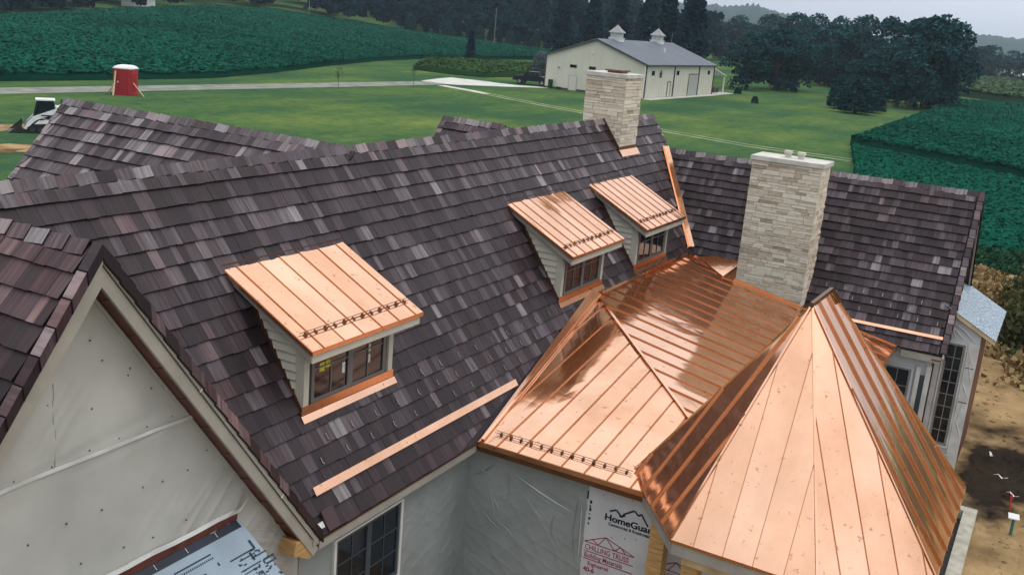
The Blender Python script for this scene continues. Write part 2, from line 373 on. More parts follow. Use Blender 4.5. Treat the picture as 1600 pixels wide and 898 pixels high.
n_ind = 0; rest = MB()
for size, T, key, c in TILES:
    if n_ind < 300 and size > 0 and not hidden(c):
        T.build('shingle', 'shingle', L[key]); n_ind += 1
    else:
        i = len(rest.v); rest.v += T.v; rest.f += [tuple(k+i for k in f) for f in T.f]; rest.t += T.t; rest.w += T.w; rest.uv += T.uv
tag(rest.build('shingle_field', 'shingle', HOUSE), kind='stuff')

# ---- ridge caps, rake caps
def caps(name, p, q, nl, nr, step, wid, parent, tone=.6, warm=.15, seed=1, th=.028, legdark=0., first_dark=0):
    """capping pieces folded over the line p->q; nl,nr = unit directions down both slopes"""
    rg = random.Random(seed); p, q, nl, nr = map(Vector, (p, q, nl, nr)); d = q-p; n = max(1, int(d.length/step)); d /= n
    up = -(nl+nr).normalized()
    for k in range(n):
        T = MB(); T.tone = max(.1, min(.98, tone+rg.gauss(0, .17)+(.24 if rg.random() < .22 else 0))); T.warm = max(0, min(1, warm+rg.gauss(0, .2)))
        a = p+d*k-d*.06; b = p+d*(k+1); ha, hb = up*(th+.022), up*(th-.002)
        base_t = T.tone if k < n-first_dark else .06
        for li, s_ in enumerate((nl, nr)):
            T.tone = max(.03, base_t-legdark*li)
            A, B, C_, D_ = a+ha, b+hb, b+hb+s_*wid, a+ha+s_*wid
            L0 = [A, B, C_, D_]
            if (B-A).cross(C_-A).dot(up) < 0: L0.reverse()
            T.poly(L0, [(0, k), (.2, k), (.2, k+.2), (0, k+.2)])
            e_ = -up*.03; tt_ = T.tone; T.tone = .0  # cap edges blackened too, painting the shadow line beneath each piece
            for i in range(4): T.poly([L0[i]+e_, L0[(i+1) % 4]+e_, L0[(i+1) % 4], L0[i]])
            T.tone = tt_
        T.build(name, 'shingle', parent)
dn, dA_ = Vector((0, -ca, -sa)), Vector((0, ca, -sa))
caps('ridge_cap', (13.55, YR, ZR+.01), (-3.6, YR, ZR+.01), dn, dA_, .27, .15, L['main'], .68, .0, 2)
caps('ridge_cap', (16.8, YR, ZR+.01), (14.6, YR, ZR+.01), dn, dA_, .27, .15, L['main'], .68, .0, 3)
caps('ridge_cap', (XC, .14, ZC+.01), (XC, 2.7, ZC+.01), (-cc, 0, -sc3), (cc, 0, -sc3), .25, .15, L['gable'], .70, .2, 4)
caps('ridge_cap', (XD, YDE+.1, ZD+.01), (XD, 2.2, ZD+.01), (-cdd, 0, -sdd), (cdd, 0, -sdd), .27, .14, L['wing'], .70, .0, 5)
caps('ridge_cap', (XB, YBE, ZB+.01), (XB, 2.82, ZB-.01), (-cb, 0, -sb3), (cb, 0, -sb3), .27, .15, L['back'], .82, .0, 6)
caps('ridge_cap', (XE, YEE, ZE+.01), (XE, 3.05, ZE+.01), (-ce, 0, -se), (ce, 0, -se), .25, .14, L['rear'], .7, .0, 7)
# rake caps: run down the verge, one leg on the roof, one hanging over the edge
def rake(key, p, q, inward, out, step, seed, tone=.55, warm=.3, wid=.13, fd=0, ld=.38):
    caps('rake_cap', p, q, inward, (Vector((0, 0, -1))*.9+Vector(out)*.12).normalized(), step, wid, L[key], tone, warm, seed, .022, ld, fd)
zl = ZC-PC*3.216
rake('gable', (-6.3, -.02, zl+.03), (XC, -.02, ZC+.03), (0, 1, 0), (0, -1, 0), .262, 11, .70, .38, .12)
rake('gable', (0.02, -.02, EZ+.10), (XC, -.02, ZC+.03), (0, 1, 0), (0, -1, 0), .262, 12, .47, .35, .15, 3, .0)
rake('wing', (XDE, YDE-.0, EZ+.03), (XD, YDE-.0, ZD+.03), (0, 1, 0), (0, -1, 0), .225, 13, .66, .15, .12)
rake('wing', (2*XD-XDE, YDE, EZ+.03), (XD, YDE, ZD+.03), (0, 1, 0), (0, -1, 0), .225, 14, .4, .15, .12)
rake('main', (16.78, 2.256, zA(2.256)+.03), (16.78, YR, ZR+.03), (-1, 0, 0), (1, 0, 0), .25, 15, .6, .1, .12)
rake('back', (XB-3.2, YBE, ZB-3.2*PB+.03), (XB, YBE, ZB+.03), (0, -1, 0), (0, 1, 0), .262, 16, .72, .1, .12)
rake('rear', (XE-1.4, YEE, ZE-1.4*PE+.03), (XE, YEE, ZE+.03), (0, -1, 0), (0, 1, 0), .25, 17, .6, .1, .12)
# ------------------------------------------------------------------ copper roofs
def seam_roof(parent, poly, zfun, sdir, spacing, first, pan='copper_panel', seam='seam', lift=.0, th=.012, sh=.018, sw=.010, tilt=.004, seed=1, smat='copper_seam'):
    """poly: plan polygon; sdir: plan direction of the seams"""
    rg = random.Random(seed); sx, sy = sdir; l = math.hypot(sx, sy); sx /= l; sy /= l; px, py = -sy, sx
    ss = [px*a+py*b for a, b in poly]; lo, hi = min(ss), max(ss)
    k0 = math.floor((lo-first)/spacing); cuts = []
    k = k0
    while first+k*spacing < hi:
        if first+k*spacing > lo+.02: cuts.append(first+k*spacing)
        k += 1
    def P(q, h=0): return Vector((q[0], q[1], zfun(*q)+h+lift))
    o = P(poly[0]); nrm = (P(poly[1])-o).cross(P(poly[2])-o).normalized()
    if nrm.z < 0: nrm = -nrm
    edges = [lo]+cuts+[hi]
    for a, b in zip(edges[:-1], edges[1:]):
        q = clip(clip(poly, (px, py), a), (-px, -py), -b)
        if len(q) < 3 or area2(q) < .002: continue
        # oil canning: rows of short facets across the pan, bowed a little
        ts = [sx*u+sy*v for u, v in q]; t0, t1 = min(ts), max(ts); n = max(2, int((t1-t0)/.35)); mid = (a+b)/2
        T = MB(); grid = {}
        bow = rg.uniform(-.003, .004); ph = rg.random()*6; tl = rg.uniform(-tilt, tilt)
        def H(u, v):
            s_ = px*u+py*v; t_ = sx*u+sy*v; w = (s_-mid)/max(.05, (b-a)/2)
            return bow*(1-w*w)*(1+.6*math.sin(t_*5+ph))+tl*w*.5+.0016*math.sin(t_*9+ph*2)*(1-w*w)
        for j in range(n):
            ta, tb = t0+(t1-t0)*j/n, t0+(t1-t0)*(j+1)/n
            r = clip(clip(q, (sx, sy), ta), (-sx, -sy), -tb)
            if len(r) < 3: continue
            for ha, hb in ((a, mid), (mid, b)):
                r2 = clip(clip(r, (px, py), ha), (-px, -py), -hb)
                if len(r2) < 3 or area2(r2) < 1e-5: continue
                pts = [P(w, 0)+nrm*(th+H(*w)) for w in r2]
                if (pts[1]-pts[0]).cross(pts[2]-pts[0]).z < 0: pts.reverse()
                T.poly(pts)
        pts = [P(w, 0) for w in q]
        if sum(pts[i].x*pts[(i+1) % len(pts)].y-pts[(i+1) % len(pts)].x*pts[i].y for i in range(len(pts))) > 0: pts.reverse()
        T.poly(pts)
        for i in range(len(pts)):
            A, B = pts[i], pts[(i+1) % len(pts)]; T.poly([B, A, A+nrm*th, B+nrm*th])
        T.build(pan, 'copper', parent, smooth=False)
    for c in cuts:
        lo_t, hi_t = None, None; q = clip(clip(poly, (px, py), c-.001), (-px, -py), -c-.001)
        if len(q) < 3: continue
        ts = [sx*u+sy*v for u, v in q]; t0, t1 = min(ts), max(ts)
        if t1-t0 < .08: continue
        A = P((px*c+sx*t0, py*c+sy*t0)); B = P((px*c+sx*t1, py*c+sy*t1)); d = B-A; sd_ = d.cross(nrm).normalized()
        MB().obox(A-sd_*sw/2+nrm*.004, d, sd_*sw, nrm*(sh+th)).build(seam, smat, parent)
def strip(name, pts, w, h, material, parent):   # folded bar along a polyline
    for a, b in zip(pts[:-1], pts[1:]): MB().bar(a, b, w, h).build(name, material, parent)

LC = empty('low_copper_roof', parent=HOUSE)
F1P = [(3.767, -4.47), (3.767, 0.0), (9.40, .69), (3.87, -4.47)]
F2P = [(3.90, -4.49), (9.45, .68), (14.93, .68), (14.30, -4.49)]
seam_roof(LC, F1P, lambda x, y: zF1(x), (1, 0), .366, -.335, seed=21)
seam_roof(LC, F2P, lambda x, y: zF2(y), (0, 1), .50, -13.2, seed=22)
def F1pt(x, y, h=0): return Vector((x, y, zF1(x)+h))
def F2pt(x, y, h=0): return Vector((x, y, zF2(y)+h))
strip('hip_cap', [F1pt(3.86, -4.47, .035), F2pt(9.43, .69, .035)], .05, .045, 'copper', LC)
strip('eave_edge', [F1pt(3.755, -4.47, -.02), F1pt(3.755, 0, -.02)], .03, .075, 'copper_trim', LC)
strip('eave_edge', [F2pt(3.9, -4.50, -.02), F2pt(14.29, -4.50, -.02)], .03, .075, 'copper_trim', LC)
# valley pan between the shingles and the low roof
T = MB(); a, b = Vector((3.767, 0, EZ)), Vector((9.427, .696, zA(.696)))
nA = Vector((0, -sa, ca))
T.prism([a+nA*.055+Vector((-.10, 0, .0)), a+nA*.055+Vector((.03, .0, 0)), b+nA*.055+Vector((.0, .02, .0)), b+nA*.055+Vector((-.1, .12, .12*PA))], nA*.012)
T.build('valley_flashing', 'copper', LC)
T = MB(); T.bar(a+nA*.075+Vector((.03, 0, 0)), b+nA*.075+Vector((.05, 0, .01)), .05, .03); T.build('valley_roll', 'copper', LC)
# head flashing below the dormers, with clips
T = MB(); T.prism([(9.43, .69, zF2(.69)+.02), (14.95, .69, zF2(.69)+.02), (14.95, .73, zA(.73)+.045), (9.43, .73, zA(.73)+.045)], nA*.012); T.build('head_flashing', 'copper', LC)
for k in range(11):
    xk = 9.62+k*.13 if k < 1 else 12.0+(k-1)*.17
    T = MB(); o = Vector((xk, .66, zF2(.66)+.012))
    T.obox(o, (.10, 0, 0), (0, .018, 0), (0, -.02, .12)); T.obox(o, (.02, 0, 0), (0, -.07, -.013), (0, 0, .02)); T.obox(o+Vector((.08, 0, 0)), (.02, 0, 0), (0, -.07, -.013), (0, 0, .02))
    T.build('flashing_clip', 'copper_trim', LC)
# cricket between the wing roof, the valley and the chimney
K0, K1, K2, K3 = Vector((15.15, .80, 3.97)), Vector((14.05, -.46, zF2(-.46)+.02)), Vector((14.62, -.80, 3.72)), Vector((14.75, -.70, 4.02))
MB().prism([K0, K1, K3], (0, 0, -.02)).build('cricket_panel', 'copper', LC)
MB().prism([K1, Vector((14.18, -.82, zF2(-.82)+.015)), K2, K3], (0, 0, -.015)).build('cricket_panel', 'copper', LC)
MB().bar(K1+Vector((0, 0, .015)), K3+Vector((0, 0, .012)), .03, .03).build('seam', 'copper_trim', LC)
MB().bar(K0+Vector((0, 0, .015)), K1+Vector((0, 0, .015)), .03, .03).build('seam', 'copper', LC)
# copper valley between main roof and wing
T = MB(); vb, vt = Vector((15.02, .76, zA(.76)+.085)), Vector((16.45, 2.256, zA(2.256)+.085))
sideA, sideD = Vector((-.13, 0, 0)), Vector((0, -.13, 0))
T.poly([vb+sideA+Vector((0, 0, .02)), vb, vt, vt+sideA+Vector((0, 0, .02))]); T.poly([vb, vb+sideD+Vector((0, 0, .02)), vt+sideD+Vector((0, 0, .02)), vt])
T.poly([vb+sideA-Vector((0, 0, .02)), vt+sideA-Vector((0, 0, .02)), vt, vb])
T.build('valley_flashing', 'copper', LC)
# snow rail on the low roof
def rail(parent, p, q, nrm, n, clipw=.03):
    p, q, nrm = Vector(p), Vector(q), Vector(nrm).normalized(); d = (q-p); up_s = d.normalized().cross(nrm)
    T = MB(); T.tube(p+nrm*.035, q+nrm*.035, .005, n=6); T.tube(p+nrm*.03+up_s*.05, q+nrm*.03+up_s*.05, .005, n=6); T.build('snow_rail', 'bronze', parent)
    for k in range(n):
        c = p+d*((k+.5)/n); T = MB()
        T.obox(c-d.normalized()*clipw/2-up_s*.008, d.normalized()*clipw, up_s*.055, nrm*(.036 if k % 2 else .02)); T.build('rail_clip', 'bronze', parent)
rail(LC, F1pt(4.10, -.14, .02), F1pt(4.10, -2.42, .02), (-M1, 0, 1), 13)

# ------------------------------------------------------------------ turret (octagonal copper roof)
TUR = empty('turret_roof', parent=HOUSE)
gA1, gA2 = Vector((4.43, -4.48, 5.86)), Vector((5.43, -4.50, 5.86)); GZ = 2.92
gp = [(4.23, -2.36), (2.68, -3.55), (2.655, -5.41), (3.80, -6.61), (6.98, -6.63), (6.98, -2.36)]
gv = [Vector((a, b, GZ)) for a, b in gp]
def plane_z(p, q, r):
    n = (q-p).cross(r-p); return lambda x, y: p.z-(n.x*(x-p.x)+n.y*(y-p.y))/n.z
faces = [([gv[0], gv[1], gA1], .46), ([gv[1], gv[2], gA1], .385), ([gv[2], gv[3], gA1], .40), ([gv[3], gv[4], gA2, gA1], .48), ([gv[4], gv[5], gA2], .46), ([gv[5], gv[0], gA1, gA2], .46)]
for i, (pts, spc) in enumerate(faces):
    zf = plane_z(pts[0], pts[1], pts[2]); ed = (pts[1]-pts[0]).to_2d().normalized(); sdir = (-ed.y, ed.x)
    poly = [(p.x, p.y) for p in pts]; px, py = -sdir[1], sdir[0]
    s0 = px*pts[0].x+py*pts[0].y
    off = (.14, .30, .34, .42, .2, .2)[i]
    sgn = 1 if (px*pts[1].x+py*pts[1].y) > s0 else -1
    seam_roof(TUR, poly, zf, sdir, spc, s0+sgn*off, seed=30+i, tilt=.003, smat='copper_trim' if i in (0, 3) else 'copper_seam', sw=.026 if i in (0, 3) else .007, sh=.024 if i in (0, 3) else .006)
for a, b in ((gv[0], gA1), (gv[1], gA1), (gv[2], gA1), (gv[3], gA1), (gv[4], gA2), (gv[5], gA2)):
    MB().bar(a+Vector((0, 0, .025)), b+Vector((0, 0, .025)), .03, .035).build('hip_seam', 'copper', TUR)
MB().bar(gA1+Vector((-.05, 0, .035)), gA2+Vector((.05, 0, .035)), .05, .06).build('ridge_roll', 'bronze', TUR)
T = MB(); T.bar(gA2+Vector((.02, -.02, .04)), gA2+Vector((.08, -.14, -.12)), .05, .05); T.build('ridge_end', 'bronze', TUR)
for i in range(6):
    a, b = gv[i], gv[(i+1) % 6]; c = Vector((4.6, -4.5, GZ))
    ia, ib = a+(c-a).normalized()*.03, b+(c-b).normalized()*.03
    MB().bar(ia-Vector((0, 0, .105)), ib-Vector((0, 0, .105)), .03, .19).build('fascia', 'trim_dark', TUR)
    MB().bar(a-Vector((0, 0, .012)), b-Vector((0, 0, .012)), .025, .04).build('eave_edge', 'copper_trim', TUR)
T = MB(); T.prism([v+(Vector((4.6, -4.5, GZ))-v).normalized()*.04-Vector((0, 0, .19)) for v in gv], (0, 0, .015)); T.build('ceiling', 'trim_dark', TUR)
PORCH = empty('turret_porch', parent=HOUSE)
cg = Vector((4.6, -4.5, 0))
for px_, py_ in ((3.6, -3.1), (3.1, -3.75)): MB().box(px_-.11, px_+.11, py_-.11, py_+.11, .25, GZ-.2).build('post', 'lumber', PORCH)
for i, s_ in ((2, .10), (3, .10), (4, .1), (5, .1)):
    q = gv[i].to_2d(); c2 = cg.to_2d(); v = q+(c2-q).normalized()*.26
    if s_ > .2: v = v+(gv[2].to_2d()-v)*.14
    MB().box(v.x-.075, v.x+.075, v.y-.075, v.y+.075, .25, GZ-.2).build('post', 'lumber', PORCH)
for i in range(1, 4):
    a, b = gv[i].copy(), gv[i+1].copy(); a += (Vector((4.6, -4.5, GZ))-a).normalized()*.26; b += (Vector((4.6, -4.5, GZ))-b).normalized()*.26
    MB().bar(Vector((a.x, a.y, GZ-.30)), Vector((b.x, b.y, GZ-.30)), .09, .19).build('beam', 'lumber_pale', PORCH)
T = MB(); T.prism([Vector((v.x, v.y, 0))+(Vector((4.6, -4.5, 0))-Vector((v.x, v.y, 0))).normalized()*.12 for v in gv], (0, 0, .25)); T.build('porch_slab', 'concrete', PORCH)

# ------------------------------------------------------------------ dormers
def dormer(dx, spacing, first, nclip, sticker):
    D = empty('dormer', parent=HOUSE)
    x0, x1, yf, yb = .376+dx, 2.753+dx, .494, 2.0
    def zf(x, y): return 5.062+.513*(y-.494)
    seam_roof(D, [(x0, yf), (x1, yf), (x1, yb), (x0, yb)], zf, (0, 1), spacing, -(x0+first), seed=int(40+dx), lift=.01, sh=.007, sw=.009)
    # roof body: fascia, verge boards, soffit
    T = MB(); T.prism([(x0+.03, yf+.02, zf(0, yf+.02)-.16), (x1-.03, yf+.02, zf(0, yf+.02)-.16), (x1-.03, yf+.02, zf(0, yf+.02)), (x0+.03, yf+.02, zf(0, yf+.02))], (0, .03, 0)); T.build('fascia', 'dormer_trim', D)
    for xs in (x0+.03, x1-.055):
        T = MB(); T.prism([(xs, yf+.051, zf(0, yf+.05)-.16), (xs, yb-.1, zf(0, yb-.1)-.10), (xs, yb, zf(0, yb)), (xs, yf+.051, zf(0, yf+.05))], (.025, 0, 0)); T.build('verge_board', 'trim_dark', D)
    T = MB(); T.prism([(x0+.056, yf+.052, zf(0, yf+.05)-.13), (x1-.056, yf+.052, zf(0, yf+.05)-.13), (x1-.056, yb-.2, zf(0, yb-.2)-.13), (x0+.056, yb-.2, zf(0, yb-.2)-.13)], (0, 0, .02)); T.build('soffit', 'trim_dark', D)
    MB().bar((x0-.005, yf-.006, zf(0, yf)-.012), (x1+.005, yf-.006, zf(0, yf)-.012), .012, .05).build('drip_edge', 'copper_trim', D)
    for xs in (x0-.006, x1+.006): MB().bar((xs, yf, zf(0, yf)-.01), (xs, yb, zf(0, yb)-.01), .012, .05).build('drip_edge', 'copper_trim', D)
    MB().bar((x0, yb-.01, zf(0, yb)+.035), (x1, yb-.01, zf(0, yb)+.035), .02, .03).build('head_bar', 'bronze', D)
    rail(D, (x1-.03, .715, zf(0, .715)+.02), (x0+.05, .715, zf(0, .715)+.02), (0, -.513, 1), nclip, .022)
    # cheeks with lap siding
    wl, wr, yw = .60+dx, 2.47+dx, .80
    for side, xs in ((-1, wl), (1, wr)):
        zb, n = zA(yw)-.1, 7
        yt = (5.062-.513*.494-.13-EZ)/(PA-.513)
        T = MB(); T.prism([(xs, yw, zA(yw)-.05), (xs, yw, zf(0, yw)-.13), (xs, yt, zA(yt)-.05)], (-side*.04, 0, 0)); T.build('cheek_wall', 'siding', D)
        z = zA(yw)+.02; hb = .115
        while z < zf(0, yw)-.15+.513*.9:
            # board between y = front and the roof slope line, trimmed under the sloping soffit
            P = [(yw+.12, z), (2.2, z), (2.2, z+hb), (yw+.12, z+hb)]
            P = clip(P, (-1, 1/PA), EZ/PA-.03) if False else P
            P = [(a, b) for a, b in clip(P, (-PA, 1), EZ+.02)]             # above the main roof: z >= EZ+PA*y
            P = clip(P, (.513, -1), -(5.062-.513*.494-.135)) if len(P) > 2 else P   # below the soffit
            if len(P) > 2 and area2(P) > .002:
                T = MB(); zm = z
                pts = [Vector((xs+side*(.002+.034*(1-(b-zm)/hb)), a, b)) for a, b in P]; base = [Vector((xs, a, b)) for a, b in P]
                if side < 0: pass
                n_ = len(P)
                if (pts[1]-pts[0]).cross(pts[2]-pts[0]).x*side < 0: pts.reverse(); base.reverse()
                T.poly(pts)
                for i in range(n_): T.poly([base[i], base[(i+1) % n_], pts[(i+1) % n_], pts[i]])
                T.build('siding_board', 'siding', D)
            z += hb
        T = MB(); T.box(xs-.02 if side < 0 else xs-.08, xs+.08 if side < 0 else xs+.02, yw-.02, yw+.12, zA(yw)-.03, zf(0, yw)-.14); T.build('corner_trim', 'dormer_trim', D)
        MB().bar((xs+side*.022, yw+.0, zA(yw)+.085), (xs+side*.022, yt-.05, zA(yt-.05)+.085), .035, .05, (0, -sa, ca)).build('step_flashing', 'bronze', D)
    # front: wall, double window, apron flashing
    zt = zf(0, yw)-.14
    T = MB(); T.box(wl+.081, wr-.081, yw+.02, yw+.06, zA(yw)-.05, zt); T.build('front_wall', 'window_grey', D)
    W = empty('window', parent=D)
    a0, a1, z0, z1 = wl+.14, wr-.14, 4.27, zt-.01
    def fr(x_0, x_1, z_0, z_1, y=yw-.012, d=.03, m_='window_grey', nm='frame'): MB().box(x_0, x_1, y, y+d, z_0, z_1).build(nm, m_, W)
    fr(a0, a1, z0-.06, z0); fr(a0, a0+.06, z0+.001, z1); fr(a1-.06, a1, z0+.001, z1); mid = (a0+a1)/2; fr(mid-.055, mid+.055, z0+.001, z1)
    for p0, p1 in ((a0+.06, mid-.055), (mid+.055, a1-.06)):
        pm = (p0+p1)/2; zm = (z0+z1)/2
        MB().box(p0, p1, yw+.008, yw+.018, z0, z1).build('pane', 'glass', W)
        fr(pm-.011, pm+.011, z0, z1, yw-.004, .012, nm='muntin'); fr(p0, p1, zm-.011, zm+.011, yw-.003, .010, nm='muntin')
    if sticker:
        for (ax, az, w_, h_, m_) in ((a0+.17, 4.60, .10, .12, 'sticker'), (a0+.29, 4.63, .12, .10, 'sticker'), (mid-.16, 4.46, .06, .15, 'paper'), (mid+.40, 4.62, .055, .11, 'paper'), (mid+.40, 4.46, .055, .12, 'paper')):
            MB().box(ax, ax+w_, yw+.0045, yw+.0065, az, az+h_).build('label_sheet', m_, W)
    T = MB(); T.prism([(wl-.05, yw-.025, zA(yw)+.03), (wr+.05, yw-.025, zA(yw)+.03), (wr+.05, yw-.025, zA(yw)+.15), (wl-.05, yw-.025, zA(yw)+.15)], (0, .004, 0)); T.build('apron_upstand', 'copper_trim', D)
    T = MB(); T.prism([(wl-.07, yw-.03, zA(yw-.03)+.075), (wr+.07, yw-.03, zA(yw-.03)+.075), (wr+.07, yw-.085, zA(yw-.085)+.075), (wl-.07, yw-.085, zA(yw-.085)+.075)], nA*.008); T.build('apron_flashing', 'copper', D)
dormer(0, .397, .218, 12, True); dormer(7.27, .345, .17, 12, False); dormer(10.9, .345, .17, 12, False)

# ------------------------------------------------------------------ chimneys
def stones(parent, face, w, z0f, z1, seed, rowh, lens, proud=.026, into=None):
    """face(s, z, out) -> point ; s in 0..w ; z0f(s) = lowest z"""
    rg = random.Random(seed); z = z1; zmin = min(z0f(0), z0f(w))
    while z > zmin:
        h = rg.choice(rowh); s = 0
        while s < w-.001:
            l = min(rg.uniform(*lens), w-s)
            if w-s-l < .09: l = w-s
            hh = h
            lo = max(z-hh, min(z0f(s), z0f(s+l)))
            if lo < z-.02:
                parts = [(z, lo)]
                if h > .10 and rg.random() < .22: mm = z-hh*rg.uniform(.4, .6); parts = [(z, mm), (mm, lo)]
                for zt, zl in parts:
                    if zt-zl < .015: continue
                    T = MB(); T.tone = max(.03, min(.97, rg.gauss(.55, .22))); g = .0045; o1 = rg.uniform(.006, proud); o2 = o1+rg.uniform(-.005, .005)
                    jit = lambda: rg.uniform(-.004, .004)
                    f = [face(s+g, zl+g+jit(), o1), face(s+l-g, zl+g+jit(), o2), face(s+l-g, zt-g+jit(), o2), face(s+g, zt-g+jit(), o1)]
                    b = [face(s+g*.2, zl+g*.4, -.01), face(s+l-g*.2, zl+g*.4, -.01), face(s+l-g*.2, zt-g*.4, -.01), face(s+g*.2, zt-g*.4, -.01)]
                    T.poly(f)
                    for i in range(4): T.poly([b[i], b[(i+1) % 4], f[(i+1) % 4], f[i]])
                    if into is None: T.build('stone', 'stone', parent)
                    else:
                        i0 = len(into.v); into.v += T.v; into.f += [tuple(k_+i0 for k_ in f_) for f_ in T.f]; into.t += T.t; into.w += T.w; into.uv += T.uv
            s += l
        z -= h
CH = empty('chimney', parent=HOUSE)
cx0, cx1, cy0, cy1, ct = 14.2, 15.05, -2.30, -.75, 6.54
MB().box(cx0, cx1, cy0, cy1, 2.6, ct).build('core', 'stone_core', CH)
stones(CH, lambda s, z, o: Vector((cx0-o, cy1+.02-s, z)), cy1-cy0+.04, lambda s: zF2(cy1-s)+.01, ct, 51, (.05, .065, .075, .085, .11), (.16, .48))
stones(CH, lambda s, z, o: Vector((cx0-.02+s, cy0-o, z)), cx1-cx0+.02, lambda s: max(zF2(cy0), ZD-PD*(XD-(cx0+s))), ct, 52, (.05, .065, .075, .085, .10), (.28, .5))
BK = MB()
stones(CH, lambda s, z, o: Vector((cx1+o, cy0+s, z)), cy1-cy0, lambda s: 5.0, ct, 53, (.08, .1), (.3, .6), into=BK)
tag(BK.build('stone_facing', 'stone', CH), kind='stuff')
BK = MB()
T = MB(); T.box(cx0-.06, cx1+.06, cy0-.06, cy1+.06, ct+.002, ct+.10); T.build('cap_slab', 'cap_stone', CH)
for py in (-1.42, -1.72):
    T = MB(); T.box(14.55, 14.67, py-.06, py+.06, ct+.10, ct+.19); T.box(14.53, 14.69, py-.08, py+.08, ct+.192, ct+.255); T.build('flue', 'cap_stone', CH)
T = MB(); T.prism([(cx0-.03, cy1+.05, zF2(cy1)+.10), (cx0-.03, cy0-.03, zF2(cy0)+.05), (cx0-.03, cy0-.03, zF2(cy0)+.01), (cx0-.03, cy1+.05, zF2(cy1)+.01)], (-.006, 0, 0)); T.build('base_flashing', 'copper_trim', CH)

CH2 = empty('chimney', parent=HOUSE)
qx0, qx1, qy0, qy1, qt = 13.606, 14.61, 2.33, 3.34, 8.04
MB().box(qx0, qx1, qy0, qy1, 5.6, qt).build('core', 'stone_core', CH2)
def zroof(y): return min(zA(y), ZR-PA*(y-YR) if y > YR else 99)
stones(CH2, lambda s, z, o: Vector((qx0-o, qy1-s, z)), qy1-qy0, lambda s: zroof(qy1-s), qt, 55, (.055, .07, .08, .10), (.16, .45), into=BK)
stones(CH2, lambda s, z, o: Vector((qx0+s, qy0-o, z)), qx1-qx0, lambda s: zA(qy0), qt, 56, (.055, .07, .08, .10), (.2, .5), into=BK)
tag(BK.build('stone_facing', 'stone', CH2), kind='stuff')
T = MB(); T.box(qx0-.05, qx1+.05, qy0-.05, qy1+.05, qt+.002, qt+.09); T.build('cap_slab', 'cap_stone', CH2)
T = MB(); T.box(13.9, 14.3, 2.6, 2.95, qt+.09, qt+.13); T.box(13.85, 14.35, 2.55, 3.0, qt+.132, qt+.165); T.build('flue', 'bronze', CH2)
T = MB(); T.prism([(qx0-.03, qy0-.02, zA(qy0-.02)+.10), (qx1+.04, qy0-.02, zA(qy0-.02)+.10), (qx1+.04, qy0-.13, zA(qy0-.13)+.10), (qx0-.03, qy0-.13, zA(qy0-.13)+.10)], nA*.01); T.build('apron_flashing', 'copper', CH2)
T = MB(); T.box(qx0-.02, qx1+.03, qy0-.04, qy0-.03, zA(qy0)+.01, zA(qy0)+.14); T.build('apron_upstand', 'copper_trim', CH2)
MB().bar((qx0-.035, qy0-.02, zA(qy0)+.07), (qx0-.035, YR, ZR+.05), .02, .07, nA).build('step_flashing', 'bronze', CH2)

# ------------------------------------------------------------------ copper strips and snow guards on the shingles
def onA(x, y, h): return Vector((x, y, zA(y)))+nA*h
T = MB(); T.prism([onA(.20, .262, .056), onA(5.35, .262, .056), onA(5.35, .325, .056), onA(.20, .325, .056)], nA*.012); T.build('copper_strip', 'copper', L['main'])
nD = Vector((-sdd, 0, cdd))
def onD(v, y, h): return Vector((XDE+v*cdd, y, EZ+v*sdd))+nD*h
T = MB(); T.prism([onD(.33, -2.4, .056), onD(.33, -5.38, .056), onD(.40, -5.38, .056), onD(.40, -2.4, .056)], nD*.012); T.build('copper_strip', 'copper', L['wing'])
def guard(p, up, nrm, sd_, parent):
    T = MB(); T.obox(p-sd_*.006, sd_*.012, up*.09, nrm*.006); T.obox(p-sd_*.010, sd_*.020, up*.012, nrm*.022); T.build('snow_guard', 'guard', parent)
upA, upD = Vector((0, ca, sa)), Vector((cdd, 0, sdd))
eA = VLA/ math.ceil((VLA-.03)/.2535)
for r, off in ((3, .0), (4, .26), (5, .0)):
    y = r*.2535*ca+.01
    for k in range(17):
        xk = .55+off+k*.52
        if xk < .2 or y < .123*(xk-3.767)+.18 and xk > 3.767: continue
        if .4 < xk < 2.7 and y > .66: continue
        if xk > 7.6: continue
        guard(onA(xk, y, .045), upA, nA, Vector((1, 0, 0)), L['main'])
for r, off in ((3, 0), (4, .2), (5, 0)):
    v = r*.213
    for k in range(16):
        yk = -5.2+off+k*.42
        if -2.5 < yk < -.7 or yk > .5 or yk > -4.577+v*cdd*7.9-.1: continue
        guard(onD(v, yk, .04), upD, nD, Vector((0, 1, 0)), L['wing'])
# ------------------------------------------------------------------ gable wall by the camera
YW = .25
GW = empty('gable_end', parent=HOUSE)
rd = Vector((1, 0, -PC)).normalized()
def sheet_grid(name, parent, org, U, V, nrm, nu, nv, disp, inside, material):
    org, U, V, nrm = map(Vector, (org, U, V, nrm)); VV, FF = [], []
    for i in range(nu+1):
        for j in range(nv+1): s_, t_ = i/nu, j/nv; q_ = org+U*s_+V*t_; VV.append(tuple(q_+nrm*disp(q_)))
    for i in range(nu):
        for j in range(nv):
            k_ = (i*(nv+1)+j, (i+1)*(nv+1)+j, (i+1)*(nv+1)+j+1, i*(nv+1)+j+1)
            if all(inside(Vector(VV[w_])) for w_ in k_): FF.append(k_ if U.cross(V).dot(nrm) > 0 else tuple(reversed(k_)))
    return fast_mesh(name, VV, FF, material, parent, smooth=True)
def wr(a_, b_, ang, fa, fb, seed):           # directional wrinkle noise
    c_, s_ = math.cos(ang), math.sin(ang); u_, v_ = a_*c_+b_*s_, -a_*s_+b_*c_
    return noise.noise(Vector((u_*fa, v_*fb, seed)))
def ridged(n_): return (1-abs(n_)*2.2)
